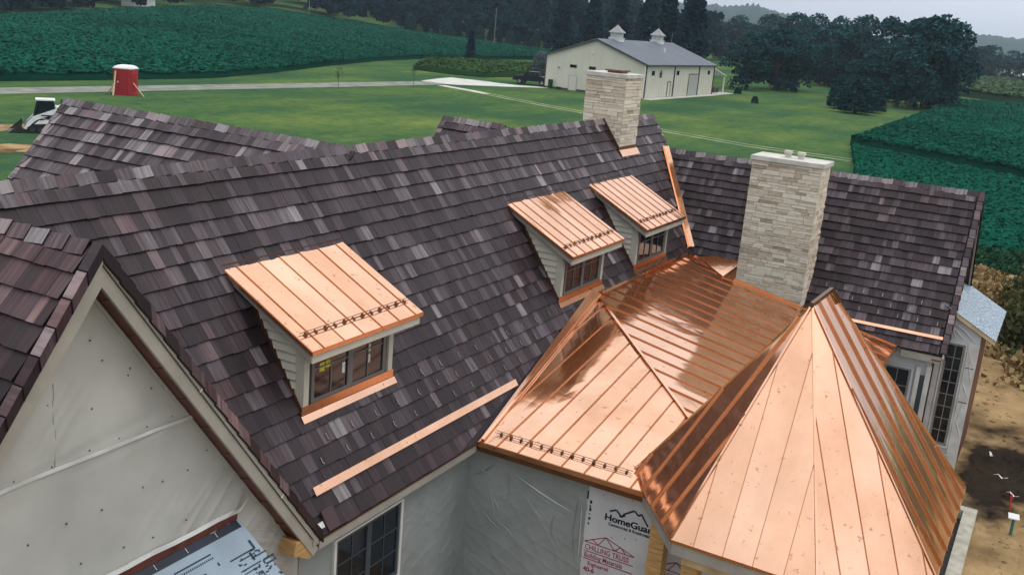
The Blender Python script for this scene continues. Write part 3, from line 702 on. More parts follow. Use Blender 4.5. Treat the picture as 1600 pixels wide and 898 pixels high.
def gdisp(q_):
    x_, z_ = q_.x, q_.z
    d_ = .012*noise.noise(Vector((x_*1.1, z_*1.1, 3)))
    k1 = sm_((4.7-z_)/1.0)*sm_((x_+2.9)/1.2); d_ += .016*k1*max(0, ridged(wr(x_, z_, .75, .8, 5.5, 2)))**2
    k2 = max(0, 1-abs(z_-5.05)/.35); d_ += .010*k2*max(0, ridged(wr(x_, z_, .1, .7, 7, 5)))
    k3 = sm_((x_+1.3)/.6)*sm_((3.7-z_)/.5); d_ += .020*k3*max(0, ridged(wr(x_, z_, -.45, .8, 8, 7)))**2
    k4 = max(0, 1-math.hypot(x_+3.45, z_-5.45)/.5); d_ += .012*k4*ridged(wr(x_, z_, .9, 1.2, 8, 9))
    d_ += .006*ridged(wr(x_, z_, 1.3, .5, 2.6, 11))
    return max(0, d_+.004)
def sm_(t_): t_ = max(0, min(1, t_)); return t_*t_*(3-2*t_)
off = .33*math.hypot(1, PC)
def ginside(q_): return q_.z < ZC-PC*abs(q_.x-XC)-.26
T = MB(); T.box(-6.15, -.06, YW+.002, YW+.12, 0, 2.74); T.build('wall_wrap', 'wrap', GW)
sheet_grid('wall_wrap', GW, (-6.15, YW, 2.6), (6.09, 0, 0), (0, 0, 4.2), (0, -1, 0), 240, 170, gdisp, ginside, 'wrap')
apex = Vector((XC, 0, ZC+.02))
for sgn in (1, -1):
    d = Vector((sgn, 0, -PC)).normalized(); n = Vector((-PC*sgn, 0, -1)).normalized()   # n points into the gable
    ln = 5.22
    def rp(t, o, y): return Vector((XC, 0, ZC))+Vector((0, 0, -o*math.hypot(1, PC)))+d*t+Vector((0, y, 0)) if t == 0 else Vector((XC, 0, ZC))+d*t+n*o+Vector((0, y, 0))
    def board(name, o0, o1, y0, y1, m_, l=ln):
        T = MB(); T.prism([rp(0, o0, y0), rp(l, o0, y0), rp(l, o1, y0), rp(0, o1, y0)], (0, y1-y0, 0)); T.build(name, m_, GW)
    board('crown_board', .03, .078, -.035, .02, 'trim', ln-.12)
    board('rake_fascia', .090, .205, -.012, .03, 'trim')
    board('fascia_gap', .079, .0895, -.001, .03, 'nail', ln-.1)
    board('soffit', .186, .199, .031, YW+.03, 'soffit', ln-.25)
    for k in range(10):
        t = .45+k*.5
        if t > ln-.4: break
        T = MB(); a = rp(t, .200, .035); T.obox(a, d*.012+Vector((0, 0, 0)), Vector((0, .2, 0))+d*.10, n*.008); T.build('soffit_joint', 'bronze', GW)
    MB().bar(rp(.05, .225, YW-.02), rp(ln-.35, .225, YW-.02), .016, .03, n).build('wall_trim', 'wrap', GW)
for t in (1.95, 4.0):
    d = rd; n = Vector((-PC, 0, -1)).normalized(); a = Vector((XC, -.038, ZC))+d*t+n*.04
    MB().obox(a, d*.02, n*.05, Vector((0, -.006, 0))).build('joint_clip', 'fold', GW)
T = MB(); T.prism([(-.40, .0, 3.03), (-.05, .0, 2.93), (-.02, .0, 2.74), (-.16, .0, 2.70), (-.44, .0, 2.86)], (0, .24, 0)); T.build('rafter_end', 'lumber', GW)
T = MB(); T.box(-.12, -.02, -.03, .0, 2.86, 3.0); T.build('crown_end', 'trim', GW)
# laps, tape, cap nails and folds in the wrap
def on(x, z, o=.0): return Vector((x, YW-o, z))
def ridge(parent, p, q, w, out, nrm, name='fold', m_='fold', n=7, sag=0.):
    """soft fold in the sheet: a thin tapering ridge from p to q"""
    p, q, nrm = Vector(p), Vector(q), Vector(nrm); d = q-p; sd_ = d.cross(nrm).normalized(); T = MB(); rows = []
    for k in range(n+1):
        t = k/n; e_ = math.sin(math.pi*min(1, max(0, t)))**.6; c = p+d*t+sd_*sag*math.sin(math.pi*t)
        rows.append((c-sd_*w*e_+nrm*.002, c+nrm*(.003+out*e_), c+sd_*w*e_+nrm*.002))
    for a, b in zip(rows[:-1], rows[1:]):
        for j in (0, 1): T.poly([a[j], b[j], b[j+1], a[j+1]])
    return T.build(name, m_, parent, smooth=True)
nW = (0, -1, 0)
pts = [(-6.0, 4.93), (-5.2, 4.985), (-4.4, 4.97), (-3.6, 5.0), (-2.9, 5.0), (-2.3, 5.012), (-1.74, 5.005)]
for a, b in zip(pts[:-1], pts[1:]):
    T = MB(); T.obox(on(a[0], a[1]-.02, .02), Vector((b[0]-a[0], 0, b[1]-a[1])), (0, 0, .035), (0, -.012, 0)); T.build('lap_strip', 'fold', GW)
zz = [5.0, 5.2, 5.42, 5.65, 5.8]
for a, b, dx in zip(zz[:-1], zz[1:], (0, .012, -.004, .006)):
    MB().obox(on(-3.42+dx, a, .012), (.008, 0, 0), (0, 0, b-a), (0, -.006, 0)).build('lap_joint', 'trim_dark', GW)
rg = random.Random(5)
for (x_, z_) in [(-2.9, 5.88), (-2.62, 5.66), (-2.6, 5.72), (-3.5, 5.62), (-3.52, 5.45), (-3.38, 5.47), (-3.42, 5.03), (-3.05, 5.05), (-2.75, 5.06), (-2.4, 5.07), (-2.1, 5.08), (-3.8, 5.03), (-1.6, 4.55), (-1.85, 4.42), (-2.2, 4.42), (-2.45, 4.45), (-2.9, 4.40), (-3.3, 4.42), (-3.7, 4.38), (-3.2, 3.95), (-2.7, 3.9), (-2.3, 3.85), (-1.9, 3.86), (-3.6, 3.9), (-4.2, 4.5), (-4.1, 4.0), (-2.3, 5.45), (-2.0, 5.5), (-3.0, 5.45), (-3.0, 6.1), (-4.4, 5.3), (-4.2, 5.05)]:
    T = MB(); T.disc_pad(on(x_+rg.uniform(-.03, .03), z_, .008), nW, .010, .012); T.build('cap_nail', 'nail', GW)
for a, b, w, o_ in (((-1.02, 3.38), (-.46, 3.1), .012, .02), ((-1.0, 3.30), (-.44, 3.05), .012, .02), ((-.98, 3.2), (-.42, 3.0), .01, .016)):
    ridge(GW, on(*a, .01), on(*b, .01), w, o_, nW, sag=rg.uniform(-.05, .05))
# the wall flows on under the main eave
def pdisp(a_, z_, seed):
    return .45*max(0, .006+.014*max(0, ridged(wr(a_, z_, .9, .7, 3.2, seed)))**3+.012*max(0, ridged(wr(a_, z_, -.6, .8, 4.5, seed+3)))**3+.010*noise.noise(Vector((a_*1.5, z_*1.2, seed+6)))+.012*max(0, ridged(wr(a_, z_, .35, .6, 4.0, seed+9)))**4)
T = MB(); T.box(-.058, 4.14, YW+.004, YW+.1, 0, 2.80); T.build('wall_core', 'wrap_plastic', HOUSE)
sheet_grid('wall_wrap', HOUSE, (-.058, YW, .3), (4.08, 0, 0), (0, 0, 2.5), (0, -1, 0), 170, 110, lambda q_: pdisp(q_.x, q_.z, 21) if not (.55 < q_.x < 2.2 and 1.2 < q_.z < 2.6) else .001, lambda q_: True, 'wrap_plastic')
T = MB(); T.box(.03, 3.74, .0, .03, 2.74, 2.87); T.build('eave_fascia', 'trim_dark', HOUSE)
T = MB(); T.box(.03, 3.9, .031, YW, 2.75, 2.765); T.build('eave_soffit', 'trim_dark', HOUSE)
MB().box(.0, 3.76, -.02, .04, 2.872, 2.895).build('drip_edge', 'bronze', HOUSE)
T = MB(); T.tone = .6; T.warm = .4; T.obox((.16, -.02, 2.93), (.22, 0, 0), (0, .15, .22), (0, -.03, .02)); T.build('loose_shingle', 'shingle', L['main'])
MB().obox((.03, .03, 2.965), (.12, 0, .0), (0, .05, .075), (0, -.02, .015)).build('paper_scrap', 'paper', L['main'])
# window in that wall
def window(parent, o, ux, w, z0, z1, cols, rows, halves, nrm, fm='window_white', sm='window_dark', fw=.05):
    """window on a vertical wall; o = plan origin, ux = plan direction, nrm = outward plan normal"""
    W = empty('window', parent=parent); o = Vector((*o, 0)); ux = Vector((*ux, 0)); n = Vector((*nrm, 0))
    def bx(name, a, b, c, d, out, th, m_): MB().obox(o+ux*a+Vector((0, 0, c))+n*out, ux*(b-a), Vector((0, 0, d-c)), n*th).build(name, m_, W)
    bx('frame', 0, fw, z0, z1, .002, .045, fm); bx('frame', w-fw, w, z0, z1, .002, .045, fm)
    bx('frame', fw+.001, w-fw-.001, z1-fw*.6, z1, .002, .043, fm); bx('sill', fw+.001, w-fw-.001, z0, z0+fw, .002, .06, fm)
    hw = (w-2*fw)/halves
    for h in range(halves):
        a, b = fw+hw*h, fw+hw*(h+1); c, d = z0+fw, z1-fw*.6
        bx('sash', a+.002, a+.05, c, d, .004, .028, sm); bx('sash', b-.05, b-.002, c, d, .004, .028, sm); bx('sash', a+.051, b-.051, c, c+.06, .004, .027, sm); bx('sash', a+.051, b-.051, d-.045, d, .004, .027, sm)
        bx('pane', a+.05, b-.05, c+.06, d-.045, .004, .006, 'glass')
        for k in range(1, cols): xk = a+.05+(b-a-.1)*k/cols; bx('muntin', xk-.008, xk+.008, c+.06, d-.045, .011, .01, sm)
        for k in range(1, rows): zk = c+.06+(d-c-.105)*k/rows; bx('muntin', a+.05, b-.05, zk-.008, zk+.008, .0115, .008, sm)
    return W
window(HOUSE, (.60, YW), (1, 0), 1.54, 1.30, 2.53, 2, 3, 2, (0, -1))
# canopy roof over the opening below the gable
CY0, CZ0, CS = .245, 3.56, .75
def onC(x, y, h=0): return Vector((x, y, CZ0+CS*(y-CY0)))+Vector((0, -CS, 1)).normalized()*h
CAN = empty('canopy', parent=HOUSE)
T = MB(); T.prism([onC(-6.1, CY0), onC(-1.12, CY0), onC(-1.05, -.9), onC(-6.1, -.9)], (0, 0, -.05)); T.build('underlayment', 'membrane', CAN)
T = MB(); T.prism([onC(-6.1, CY0-.004, .004), onC(-1.16, CY0-.004, .004), onC(-1.15, CY0-.085, .004), onC(-6.1, CY0-.085, .004)], (0, 0, .003)); T.build('black_strip', 'membrane_dark', CAN)
for k in range(9):
    x_ = -1.5-k*.42; MB().obox(onC(x_, CY0-.07, .0085), (.006, 0, 0), (0, .05, .0375), (0, 0, .002)).build('tick_mark', 'paper', CAN)
T = MB(); T.prism([(-6.1, CY0-.01, CZ0+.005), (-1.15, CY0-.01, CZ0+.005), (-1.15, CY0-.02, CZ0+.085), (-2.0, CY0-.02, CZ0+.105), (-6.1, CY0-.02, CZ0+.125)], (0, -.008, 0)); T.build('copper_upstand', 'soffit', CAN)
for k in range(14):
    xa, xb = -1.15-k*.3, -1.15-(k+1)*.3; za = CZ0+.087+.002*k+(.012 if k % 3 == 1 else 0); zb = CZ0+.087+.002*(k+1)+(.012 if (k+1) % 3 == 1 else 0)
    T = MB(); T.prism([(xa, CY0-.03, za), (xb, CY0-.03, zb), (xb, CY0-.012, zb+.045+.002*k), (xa, CY0-.012, za+.045)], (0, -.004, .002)); T.build('torn_wrap', 'fold', CAN)
T = MB(); T.prism([(-1.32, CY0-.03, CZ0+.10), (-1.12, CY0-.04, CZ0+.09), (-1.06, CY0-.10, CZ0+.27), (-1.13, CY0-.06, CZ0+.16)], (0, -.004, .002)); T.build('torn_wrap', 'fold', CAN)
def cprint(x, y, w, l, sk=0): MB().obox(onC(x, y, .004), (w, 0, 0), Vector((sk, -l, -l*CS)), (0, 0, .002)).build('print_mark', 'ink', CAN)
for (x, y, w, l, sk) in ((-1.20, .02, .03, .09, 0), (-1.26, -.06, .07, .02, 0), (-1.29, -.08, .025, .08, 0), (-1.55, -.06, .32, .012, 0), (-1.45, -.10, .2, .010, 0), (-1.30, -.13, .22, .012, 0), (-1.18, -.19, .16, .018, 0), (-1.20, -.20, .02, .035, 0), (-1.05, -.20, .02, .035, 0), (-1.18, -.235, .16, .015, 0), (-1.70, -.02, .02, .03, 0), (-1.34, -.27, .06, .014, 0), (-1.35, -.28, .014, .05, 0), (-1.29, -.28, .014, .05, 0), (-1.34, -.33, .06, .014, 0), (-1.32, -.34, .016, .09, 0), (-1.52, -.19, .3, .010, 0), (-1.5, -.225, .24, .008, 0), (-2.0, -.06, .03, .05, .02), (-1.95, -.05, .06, .02, 0), (-2.0, -.14, .03, .06, -.03), (-1.92, -.14, .03, .06, .04), (-2.2, .08, .5, .012, 0), (-1.12, -.36, .03, .03, .02)):
    cprint(x, y, w, l, sk)
for k in range(22): cprint(-2.3+k*.028, .045, .012, .016)
for k in range(26): cprint(-1.5+rg.random()*.42, -.30+rg.random()*.22, .012+rg.random()*.03, .012)

# ------------------------------------------------------------------ wall under the low copper roof
XW = 4.02
WW = empty('side_wall', parent=HOUSE)
T = MB(); T.box(XW+.004, XW+.12, -4.25, YW, 0, 2.84); T.build('wall_core', 'wrap_plastic', WW)
sheet_grid('wall_wrap', WW, (XW, YW, .3), (0, -2.06, 0), (0, 0, 2.5), (-1, 0, 0), 110, 130, lambda q_: pdisp(q_.y, q_.z, 41)*1.2, lambda q_: True, 'wrap_plastic')
T = MB(); T.box(XW-.012, XW+.003, -4.25, -1.80, 0, 2.78); T.build('wall_wrap', 'wrap_white', WW)
MB().box(3.79, XW-.013, -4.4, -.01, 2.745, 2.76).build('soffit', 'trim_dark', WW)
MB().box(3.775, 3.80, -4.45, .0, 2.745, 2.855).build('fascia', 'bronze', WW)
nX = (-1, 0, 0)
def ox(y, z, o=.0): return Vector((XW-o, y, z))
for a, b, w, o_ in (((-.2, 2.5), (.2, 2.2), .02, .02), ((-.55, 2.45), (-1.6, 2.12), .018, .028), ((-.7, 2.38), (-1.55, 2.05), .014, .02), ((-1.1, 2.35), (-1.65, 2.2), .012, .02), ((-.75, 2.2), (-1.1, 1.85), .014, .018), ((-.9, 2.1), (-1.3, 1.7), .012, .016), ((-.1, 2.2), (-.3, 1.5), .025, .02), ((-.2, 1.95), (-.35, 1.7), .02, .02), ((-.05, 1.7), (-.4, 1.45), .016, .018), ((-.3, 1.6), (-.7, 1.35), .02, .016), ((-1.72, 2.35), (-1.76, 1.2), .014, .03), ((-1.66, 2.4), (-1.70, 1.3), .012, .02), ((-1.3, 2.0), (-1.28, 1.6), .012, .014), ((.05, 2.4), (-.12, 2.32), .03, .02), ((-1.25, 1.75), (-1.5, 1.4), .014, .016), ((-.45, 2.55), (-.5, 1.9), .01, .012)):
    ridge(WW, ox(*a, .016), ox(*b, .016), w*.7, o_*.6, nX, m_='fold' if o_ > .022 else 'wrap_plastic', sag=rg.uniform(-.05, .05))
T = MB(); T.box(XW-.004, XW-.0005, .0, .12, 0, 2.7); T.build('wall_seam', 'wrap_plastic', WW)
MB().box(XW-.016, XW-.0125, -1.815, -1.79, 2.42, 2.55).build('print_mark', 'ink', WW)
for k, (z_, h_) in enumerate(((2.36, .05), (2.30, .03), (2.24, .05), (2.18, .02), (2.10, .04), (2.02, .03))): MB().box(XW-.016, XW-.0125, -1.88+.01*(k % 2), -1.845, z_, z_+h_).build('print_mark', 'ink', WW)
def lettering(txt, y, z, size, m_, sx=1., bold=.0, slant=0., parent=WW):
    cu = bpy.data.curves.new('lettering', 'FONT'); cu.body = txt; cu.size = size; cu.extrude = .0015; cu.offset = bold; cu.shear = slant
    o = bpy.data.objects.new('lettering', cu); COL.objects.link(o)
    dg = bpy.context.evaluated_depsgraph_get(); me = bpy.data.meshes.new_from_object(o.evaluated_get(dg)); bpy.data.objects.remove(o); bpy.data.curves.remove(cu)
    me.name = 'lettering'; me.materials.clear(); me.materials.append(MATS[m_]); r = bpy.data.objects.new('lettering', me); COL.objects.link(r)
    M_ = Matrix(((0, 0, -1), (-sx, 0, 0), (0, 1, 0))).to_4x4(); M_.translation = (XW-.015, y, z); r.parent = parent; r.matrix_basis = M_
    return r
def pstroke(p, q, w, m_): 
    a, b = Vector((XW-.0145, *p)), Vector((XW-.0145, *q)); MB().bar(a, b, w, .002, (1, 0, 0)).build('print_mark', m_, WW)
for dy, dz in ((0, 0), (.004, .001), (-.004, .0015), (.0, -.003)): lettering('HomeGuard', -2.10+dy, 2.185+dz, .145, 'ink', 1.12, .001)
lettering('Commercial & Residential', -2.17, 2.115, .062, 'ink', 1.0, .002)
lg = [(-2.17, 2.335), (-2.27, 2.385), (-2.37, 2.30), (-2.40, 2.36), (-2.55, 2.46), (-2.62, 2.40), (-2.66, 2.44), (-2.78, 2.28)]
for a, b in zip(lg[:-1], lg[1:]): pstroke(a, b, .028, 'ink')
pstroke((-2.33, 2.30), (-2.42, 2.34), .025, 'ink')
ys, zs = -1.83, 1.62
lettering('CHILLING TRUSS', ys-.01, zs, .118, 'ink_red', .80, .001)
for q in (((ys, zs+.12), (ys-.33, zs+.28)), ((ys-.33, zs+.28), (ys-.80, zs+.12)), ((ys, zs+.115), (ys-.80, zs+.115)), ((ys-.12, zs+.18), (ys-.22, zs+.12)), ((ys-.22, zs+.12), (ys-.33, zs+.28)), ((ys-.33, zs+.28), (ys-.48, zs+.12)), ((ys-.48, zs+.12), (ys-.58, zs+.2)), ((ys-.58, zs+.2), (ys-.66, zs+.12)), ((ys, zs-.03), (ys-.80, zs-.03)), ((ys, zs-.155), (ys-.80, zs-.155))): pstroke(*q, .014, 'ink_red')
lettering('Building Materials', ys-.01, zs-.13, .11, 'ink_red', .80, .001)
lettering('Engineered', ys-.08, zs-.25, .09, 'ink_red', .85, .001)
lettering('40-6', ys-.02, zs-.36, .11, 'ink_red', .9, .003)
lettering('CHILLING TRUSS', -2.95, zs-.02, .118, 'ink_red', .80, .001)
for q in (((-2.94, zs+.10), (-3.27, zs+.26)), ((-3.27, zs+.26), (-3.74, zs+.10)), ((-2.94, zs+.10), (-3.74, zs+.10)), ((-3.16, zs+.1), (-3.27, zs+.26)), ((-3.27, zs+.26), (-3.42, zs+.1))): pstroke(*q, .014, 'ink_red')
for (y_, z_) in ((-2.25, 1.93), (-2.45, 1.98), (-2.62, 2.02), (-2.05, 2.55), (-2.5, 2.6), (-2.35, 1.75)):
    MB().disc_pad((XW-.012, y_, z_), nX, .010, .004).build('cap_nail', 'nail', WW)
# south walls hidden below the turret
T = MB(); T.box(XW, 14.5, -4.25, -4.13, 0, 2.8); T.build('south_wall', 'wrap_plastic', HOUSE)

# ------------------------------------------------------------------ wing: west wall, gable end, bay
WG = empty('wing_end', parent=HOUSE)
T = MB(); T.box(14.55, 14.67, -5.25, -4.2, 0, 2.82); T.build('wall_wrap', 'wrap_white', WG)
T = MB(); T.box(14.30, 14.54, -5.42, -4.6, 2.70, 2.715); T.build('soffit', 'trim', WG)
T = MB(); T.box(14.30, 14.33, -5.46, -4.6, 2.715, 2.85); T.build('fascia', 'trim', WG)
window(WG, (14.545, -4.24), (0, -1), .68, .7, 2.42, 2, 4, 1, (-1, 0), 'wrap_white', 'muntin_grey', .05)
for (y0, y1, zt) in ((-4.97, -5.06, 2.5), (-5.17, -5.27, 2.55)):
    T = MB(); T.box(14.47, 14.549, y1, y0, .05, zt); T.build('wrapped_post', 'fold', WG)
MB().box(14.50, 14.548, -5.165, -5.065, .3, 2.3).build('dark_gap', 'window_dark', WG)
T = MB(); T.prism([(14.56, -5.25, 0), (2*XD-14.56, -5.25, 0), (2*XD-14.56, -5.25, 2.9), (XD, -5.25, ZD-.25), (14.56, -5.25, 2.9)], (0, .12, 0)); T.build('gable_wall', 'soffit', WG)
for sgn in (-1, 1):
    a, b = Vector((XD, YDE+.02, ZD-.10)), Vector((XD+sgn*2.16, YDE+.02, EZ-.10)); MB().bar(a, b, .03, .15).build('rake_fascia', 'trim_dark', WG)
    MB().bar(a+Vector((0, .13, -.05)), b+Vector((0, .13, -.05)), .2, .015).build('soffit', 'soffit', WG)
BAY = empty('bay', parent=HOUSE)
bx0, bx1, by0, by1 = 15.0, 17.9, -6.10, -5.26
T = MB(); T.prism([(bx0, by0, .12), (bx0, by1, .12), (bx0, by1, 3.78), (bx0, by0, 3.34)], (.1, 0, 0)); T.build('west_wall', 'wrap_white', BAY)
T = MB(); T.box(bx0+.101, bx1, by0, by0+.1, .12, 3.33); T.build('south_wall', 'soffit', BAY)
T = MB(); T.box(bx1, bx1+.1, by0, by1, .12, 3.33); T.build('east_wall', 'wrap_white', BAY)
W = window(BAY, (bx0-.004, -5.40), (0, -1), .47, .62, 3.08, 2, 8, 1, (-1, 0), 'fold', 'muntin_grey', .035)
for (a, b) in ((-5.27, -5.385), (-5.88, -6.11)):
    T = MB(); T.box(bx0-.035, bx0-.003, b, a, .1, 3.2 if a > -5.5 else 3.12); T.build('wrapped_post', 'fold', BAY)
for (p, q) in (((-5.9, 3.0), (-6.05, 2.6)), ((-5.95, 2.7), (-6.08, 2.2)), ((-5.9, 2.2), (-6.05, 1.9)), ((-6.0, 1.8), (-5.92, 1.2)), ((-5.92, 1.3), (-6.08, .9)), ((-5.45, 3.45), (-5.8, 3.15)), ((-5.4, 3.6), (-5.95, 3.3)), ((-5.5, 3.5), (-5.6, 3.2)), ((-5.3, .5), (-6.0, .45)), ((-5.35, .35), (-6.05, .25)), ((-5.7, 3.4), (-6.0, 3.15))):
    ridge(BAY, Vector((bx0-.036, *p)), Vector((bx0-.036, *q)), .014, .016, nX, sag=rg.uniform(-.03, .03))
for (z_) in (2.55, 1.75): MB().box(bx0-.042, bx0-.036, -6.08, -5.9, z_, z_+.02).build('strap', 'window_grey', BAY)
def zb(y): return 3.75+.535*(y+5.55)
T = MB(); T.prism([(14.86, -5.27, zb(-5.27)+.012), (18.05, -5.27, zb(-5.27)+.012), (18.05, -6.40, zb(-6.40)+.012), (14.86, -6.40, zb(-6.40)+.012)], (0, 0, -.012)); 
mat('underlay_blue', (.13, .20, .27), .35, col2=(.50, .56, .60), vscale=3.0, stretch=(3.0, 14, 1), c2lo=.42, c2hi=.70, bump=.1)
T.build('roof_underlay', 'underlay_blue', BAY)
T = MB(); T.prism([(14.88, -5.27, zb(-5.27)-.002), (14.88, -6.38, zb(-6.38)-.002), (14.88, -6.38, zb(-6.38)-.10), (14.88, -5.27, zb(-5.27)-.10)], (.04, 0, 0)); T.build('fascia', 'lumber_pale', BAY)
T = MB(); T.box(14.921, 18.02, -6.39, -6.35, zb(-6.38)-.11, zb(-6.38)-.004); T.build('fascia', 'lumber_pale', BAY)
T = MB(); T.box(14.95, 17.95, -6.05, -5.3, 0, .119); T.build('footing', 'concrete', BAY)
# foundation wall beside the turret porch
FW = empty('foundation', parent=HOUSE)
MB().box(5.6, 12.85, -6.78, -6.53, -.1, .24).build('wall', 'concrete', FW)
MB().box(12.62, 12.85, -6.529, -6.15, -.1, .24).build('wall', 'concrete', FW)
# ------------------------------------------------------------------ terrain
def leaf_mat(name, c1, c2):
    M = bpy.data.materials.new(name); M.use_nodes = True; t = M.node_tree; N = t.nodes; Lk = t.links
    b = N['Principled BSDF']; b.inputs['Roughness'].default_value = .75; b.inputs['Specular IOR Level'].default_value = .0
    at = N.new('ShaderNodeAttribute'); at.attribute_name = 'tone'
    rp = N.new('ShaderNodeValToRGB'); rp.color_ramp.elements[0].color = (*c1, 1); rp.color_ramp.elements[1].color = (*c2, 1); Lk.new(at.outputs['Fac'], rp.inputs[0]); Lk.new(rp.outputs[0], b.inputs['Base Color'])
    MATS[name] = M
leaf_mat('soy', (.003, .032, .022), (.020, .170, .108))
leaf_mat('far_crop', (.03, .07, .04), (.14, .20, .09))
leaf_mat('tall_grass', (.012, .045, .018), (.10, .16, .055))
def quads(C, S, rs_, flat=0.35):
    # leaf sized quads at centres C with sizes S, random tilt
    n = len(C); a = rs_.normal(size=(n, 3)); a[:, 2] *= flat if flat else 1; a /= np.linalg.norm(a, axis=1)[:, None]+1e-9
    b = rs_.normal(size=(n, 3)); b[:, 2] *= flat; b -= (b*a).sum(1)[:, None]*a; b /= np.linalg.norm(b, axis=1)[:, None]+1e-9
    a = a*S[:, None]*.5; b = b*S[:, None]*.5*rs_.uniform(.6, 1.1, n)[:, None]
    V = np.stack([C-a-b*.6, C+a-b, C+a*.7+b, C-a*.8+b*.7], 1).reshape(-1, 3)
    return V, np.arange(4*n).reshape(-1, 4)
AZK = [14, 20, 28, 34.3, 36.5, 39.4, 41.8, 45.1, 49.5, 55.2, 65]
RN = [240, 240, 248, 203, 183, 155, 136, 120, 111, 103, 98]     # near edge of the big field
RF = [315, 315, 315, 330, 330, 330, 330, 320, 300, 255, 240]    # far edge
ZF = [0, 0, .3, 2.1, 3.0, 4.2, 5.2, 5.0, 2.4, 0, 0]
def pol(x, y): return math.degrees(math.atan2(y-CAM.y, x-CAM.x)), math.hypot(x-CAM.x, y-CAM.y)
def sm(t): t = max(0, min(1, t)); return t*t*(3-2*t)
def h(x, y):
    az, r = pol(x, y)
    if az < 8 or az > 80: return 0.
    rn, rf, zf = (float(np.interp(az, AZK, q)) for q in (RN, RF, ZF))
    k = sm((az-8)/10)*sm((80-az)/14)
    z = zf*sm((r-rn)/(rf-rn))*k
    if r > rf: z += min(22, .055*(r-rf))*sm((az-19)/7)*k
    return z
def P2(az, r): a = R(az); return CAM.x+r*math.cos(a), CAM.y+r*math.sin(a)
def lawn_mat():
    M = bpy.data.materials.new('lawn'); M.use_nodes = True; t = M.node_tree; N = t.nodes; Lk = t.links
    b = N['Principled BSDF']; b.inputs['Roughness'].default_value = 1; b.inputs['Specular IOR Level'].default_value = 0
    co = N.new('ShaderNodeTexCoord')
    def nz(sc, det, ro, st=(1, 1, 1)):
        mp = N.new('ShaderNodeMapping'); mp.inputs['Scale'].default_value = st; Lk.new(co.outputs['Object'], mp.inputs[0])
        n_ = N.new('ShaderNodeTexNoise'); n_.inputs['Scale'].default_value = sc; n_.inputs['Detail'].default_value = det; n_.inputs['Roughness'].default_value = ro; Lk.new(mp.outputs[0], n_.inputs['Vector']); return n_.outputs['Fac']
    A, B, C_ = nz(.035, 6, .6), nz(.9, 8, .75), nz(.11, 5, .6, (.35, 1.6, 1))
    def mad(x_, k_, y_):
        m_ = N.new('ShaderNodeMath'); m_.operation = 'MULTIPLY_ADD'; m_.inputs[1].default_value = k_; Lk.new(x_, m_.inputs[0]); Lk.new(y_, m_.inputs[2]) if not isinstance(y_, float) else setattr(m_.inputs[2], 'default_value', y_); return m_.outputs[0]
    f = mad(A, 1.25, mad(B, .95, mad(C_, .75, -.98)))
    rp = N.new('ShaderNodeValToRGB'); el = rp.color_ramp.elements; el[0].position = .12; el[0].color = (.030, .080, .045, 1); el[1].position = .95; el[1].color = (.20, .225, .075, 1)
    for p_, c_ in ((.38, (.044, .098, .046)), (.58, (.078, .134, .046)), (.76, (.124, .174, .054))): q_ = el.new(p_); q_.color = (*c_, 1)
    Lk.new(f, rp.inputs[0]); Lk.new(rp.outputs[0], b.inputs['Base Color'])
    bp = N.new('ShaderNodeBump'); bp.inputs['Strength'].default_value = .7; bp.inputs['Distance'].default_value = .12; Lk.new(B, bp.inputs['Height']); Lk.new(bp.outputs[0], b.inputs['Normal'])
    MATS['lawn'] = M
lawn_mat()
mat('lawn_plain', (.030, .088, .042), .9, col2=(.120, .195, .048), vscale=.045, detail=7, bump=.6, bscale=3, bdist=.1, c2lo=.34, c2hi=.68, spec=.0)
mat('gravel', (.17, .185, .15), .9, var=.2, vscale=.6, bump=.4, bscale=14)
mat('concrete_pale', (.50, .50, .46), .85, var=.1, vscale=.8)
mat('track', (.20, .24, .12), .9, var=.25, vscale=.5)
mat('dirt', (.125, .083, .042), .95, col2=(.40, .275, .14), vscale=.55, detail=9, bump=1., bscale=4, bdist=.12, c2lo=.33, c2hi=.62, spec=.0)
def stain(M, cx, cy, rx, ry, dark):
    t = M.node_tree; N = t.nodes; Lk = t.links; b = N['Principled BSDF']; src = b.inputs['Base Color'].links[0].from_socket
    co = N.new('ShaderNodeTexCoord'); mp = N.new('ShaderNodeMapping'); mp.inputs['Location'].default_value = (-cx/rx, -cy/ry, 0); mp.inputs['Scale'].default_value = (1/rx, 1/ry, 0); Lk.new(co.outputs['Object'], mp.inputs[0])
    ln = N.new('ShaderNodeVectorMath'); ln.operation = 'LENGTH'; Lk.new(mp.outputs[0], ln.inputs[0])
    nz = N.new('ShaderNodeTexNoise'); nz.inputs['Scale'].default_value = 1.1; nz.inputs['Detail'].default_value = 8; Lk.new(co.outputs['Object'], nz.inputs['Vector'])
    ad = N.new('ShaderNodeMath'); ad.operation = 'MULTIPLY_ADD'; ad.inputs[1].default_value = 1.5; Lk.new(nz.outputs['Fac'], ad.inputs[0]); Lk.new(ln.outputs['Value'], ad.inputs[2])
    mr = N.new('ShaderNodeMapRange'); mr.inputs[1].default_value = 1.5; mr.inputs[2].default_value = 1.95; mr.inputs[3].default_value = .93; mr.inputs[4].default_value = 0; Lk.new(ad.outputs[0], mr.inputs[0])
    mx = N.new('ShaderNodeMix'); mx.data_type = 'RGBA'; Lk.new(mr.outputs[0], mx.inputs['Factor']); Lk.new(src, mx.inputs[6]); mx.inputs[7].default_value = (*dark, 1); Lk.new(mx.outputs[2], b.inputs['Base Color'])
stain(MATS['dirt'], 15.9, -6.95, 2.9, .85, (.014, .013, .014))
mat('mud', (.012, .012, .014), .6, col2=(.045, .036, .03), vscale=1.8, detail=8, bump=1., bscale=6, bdist=.06)
mat('straw', (.20, .13, .05), .9, var=.4, vscale=2)
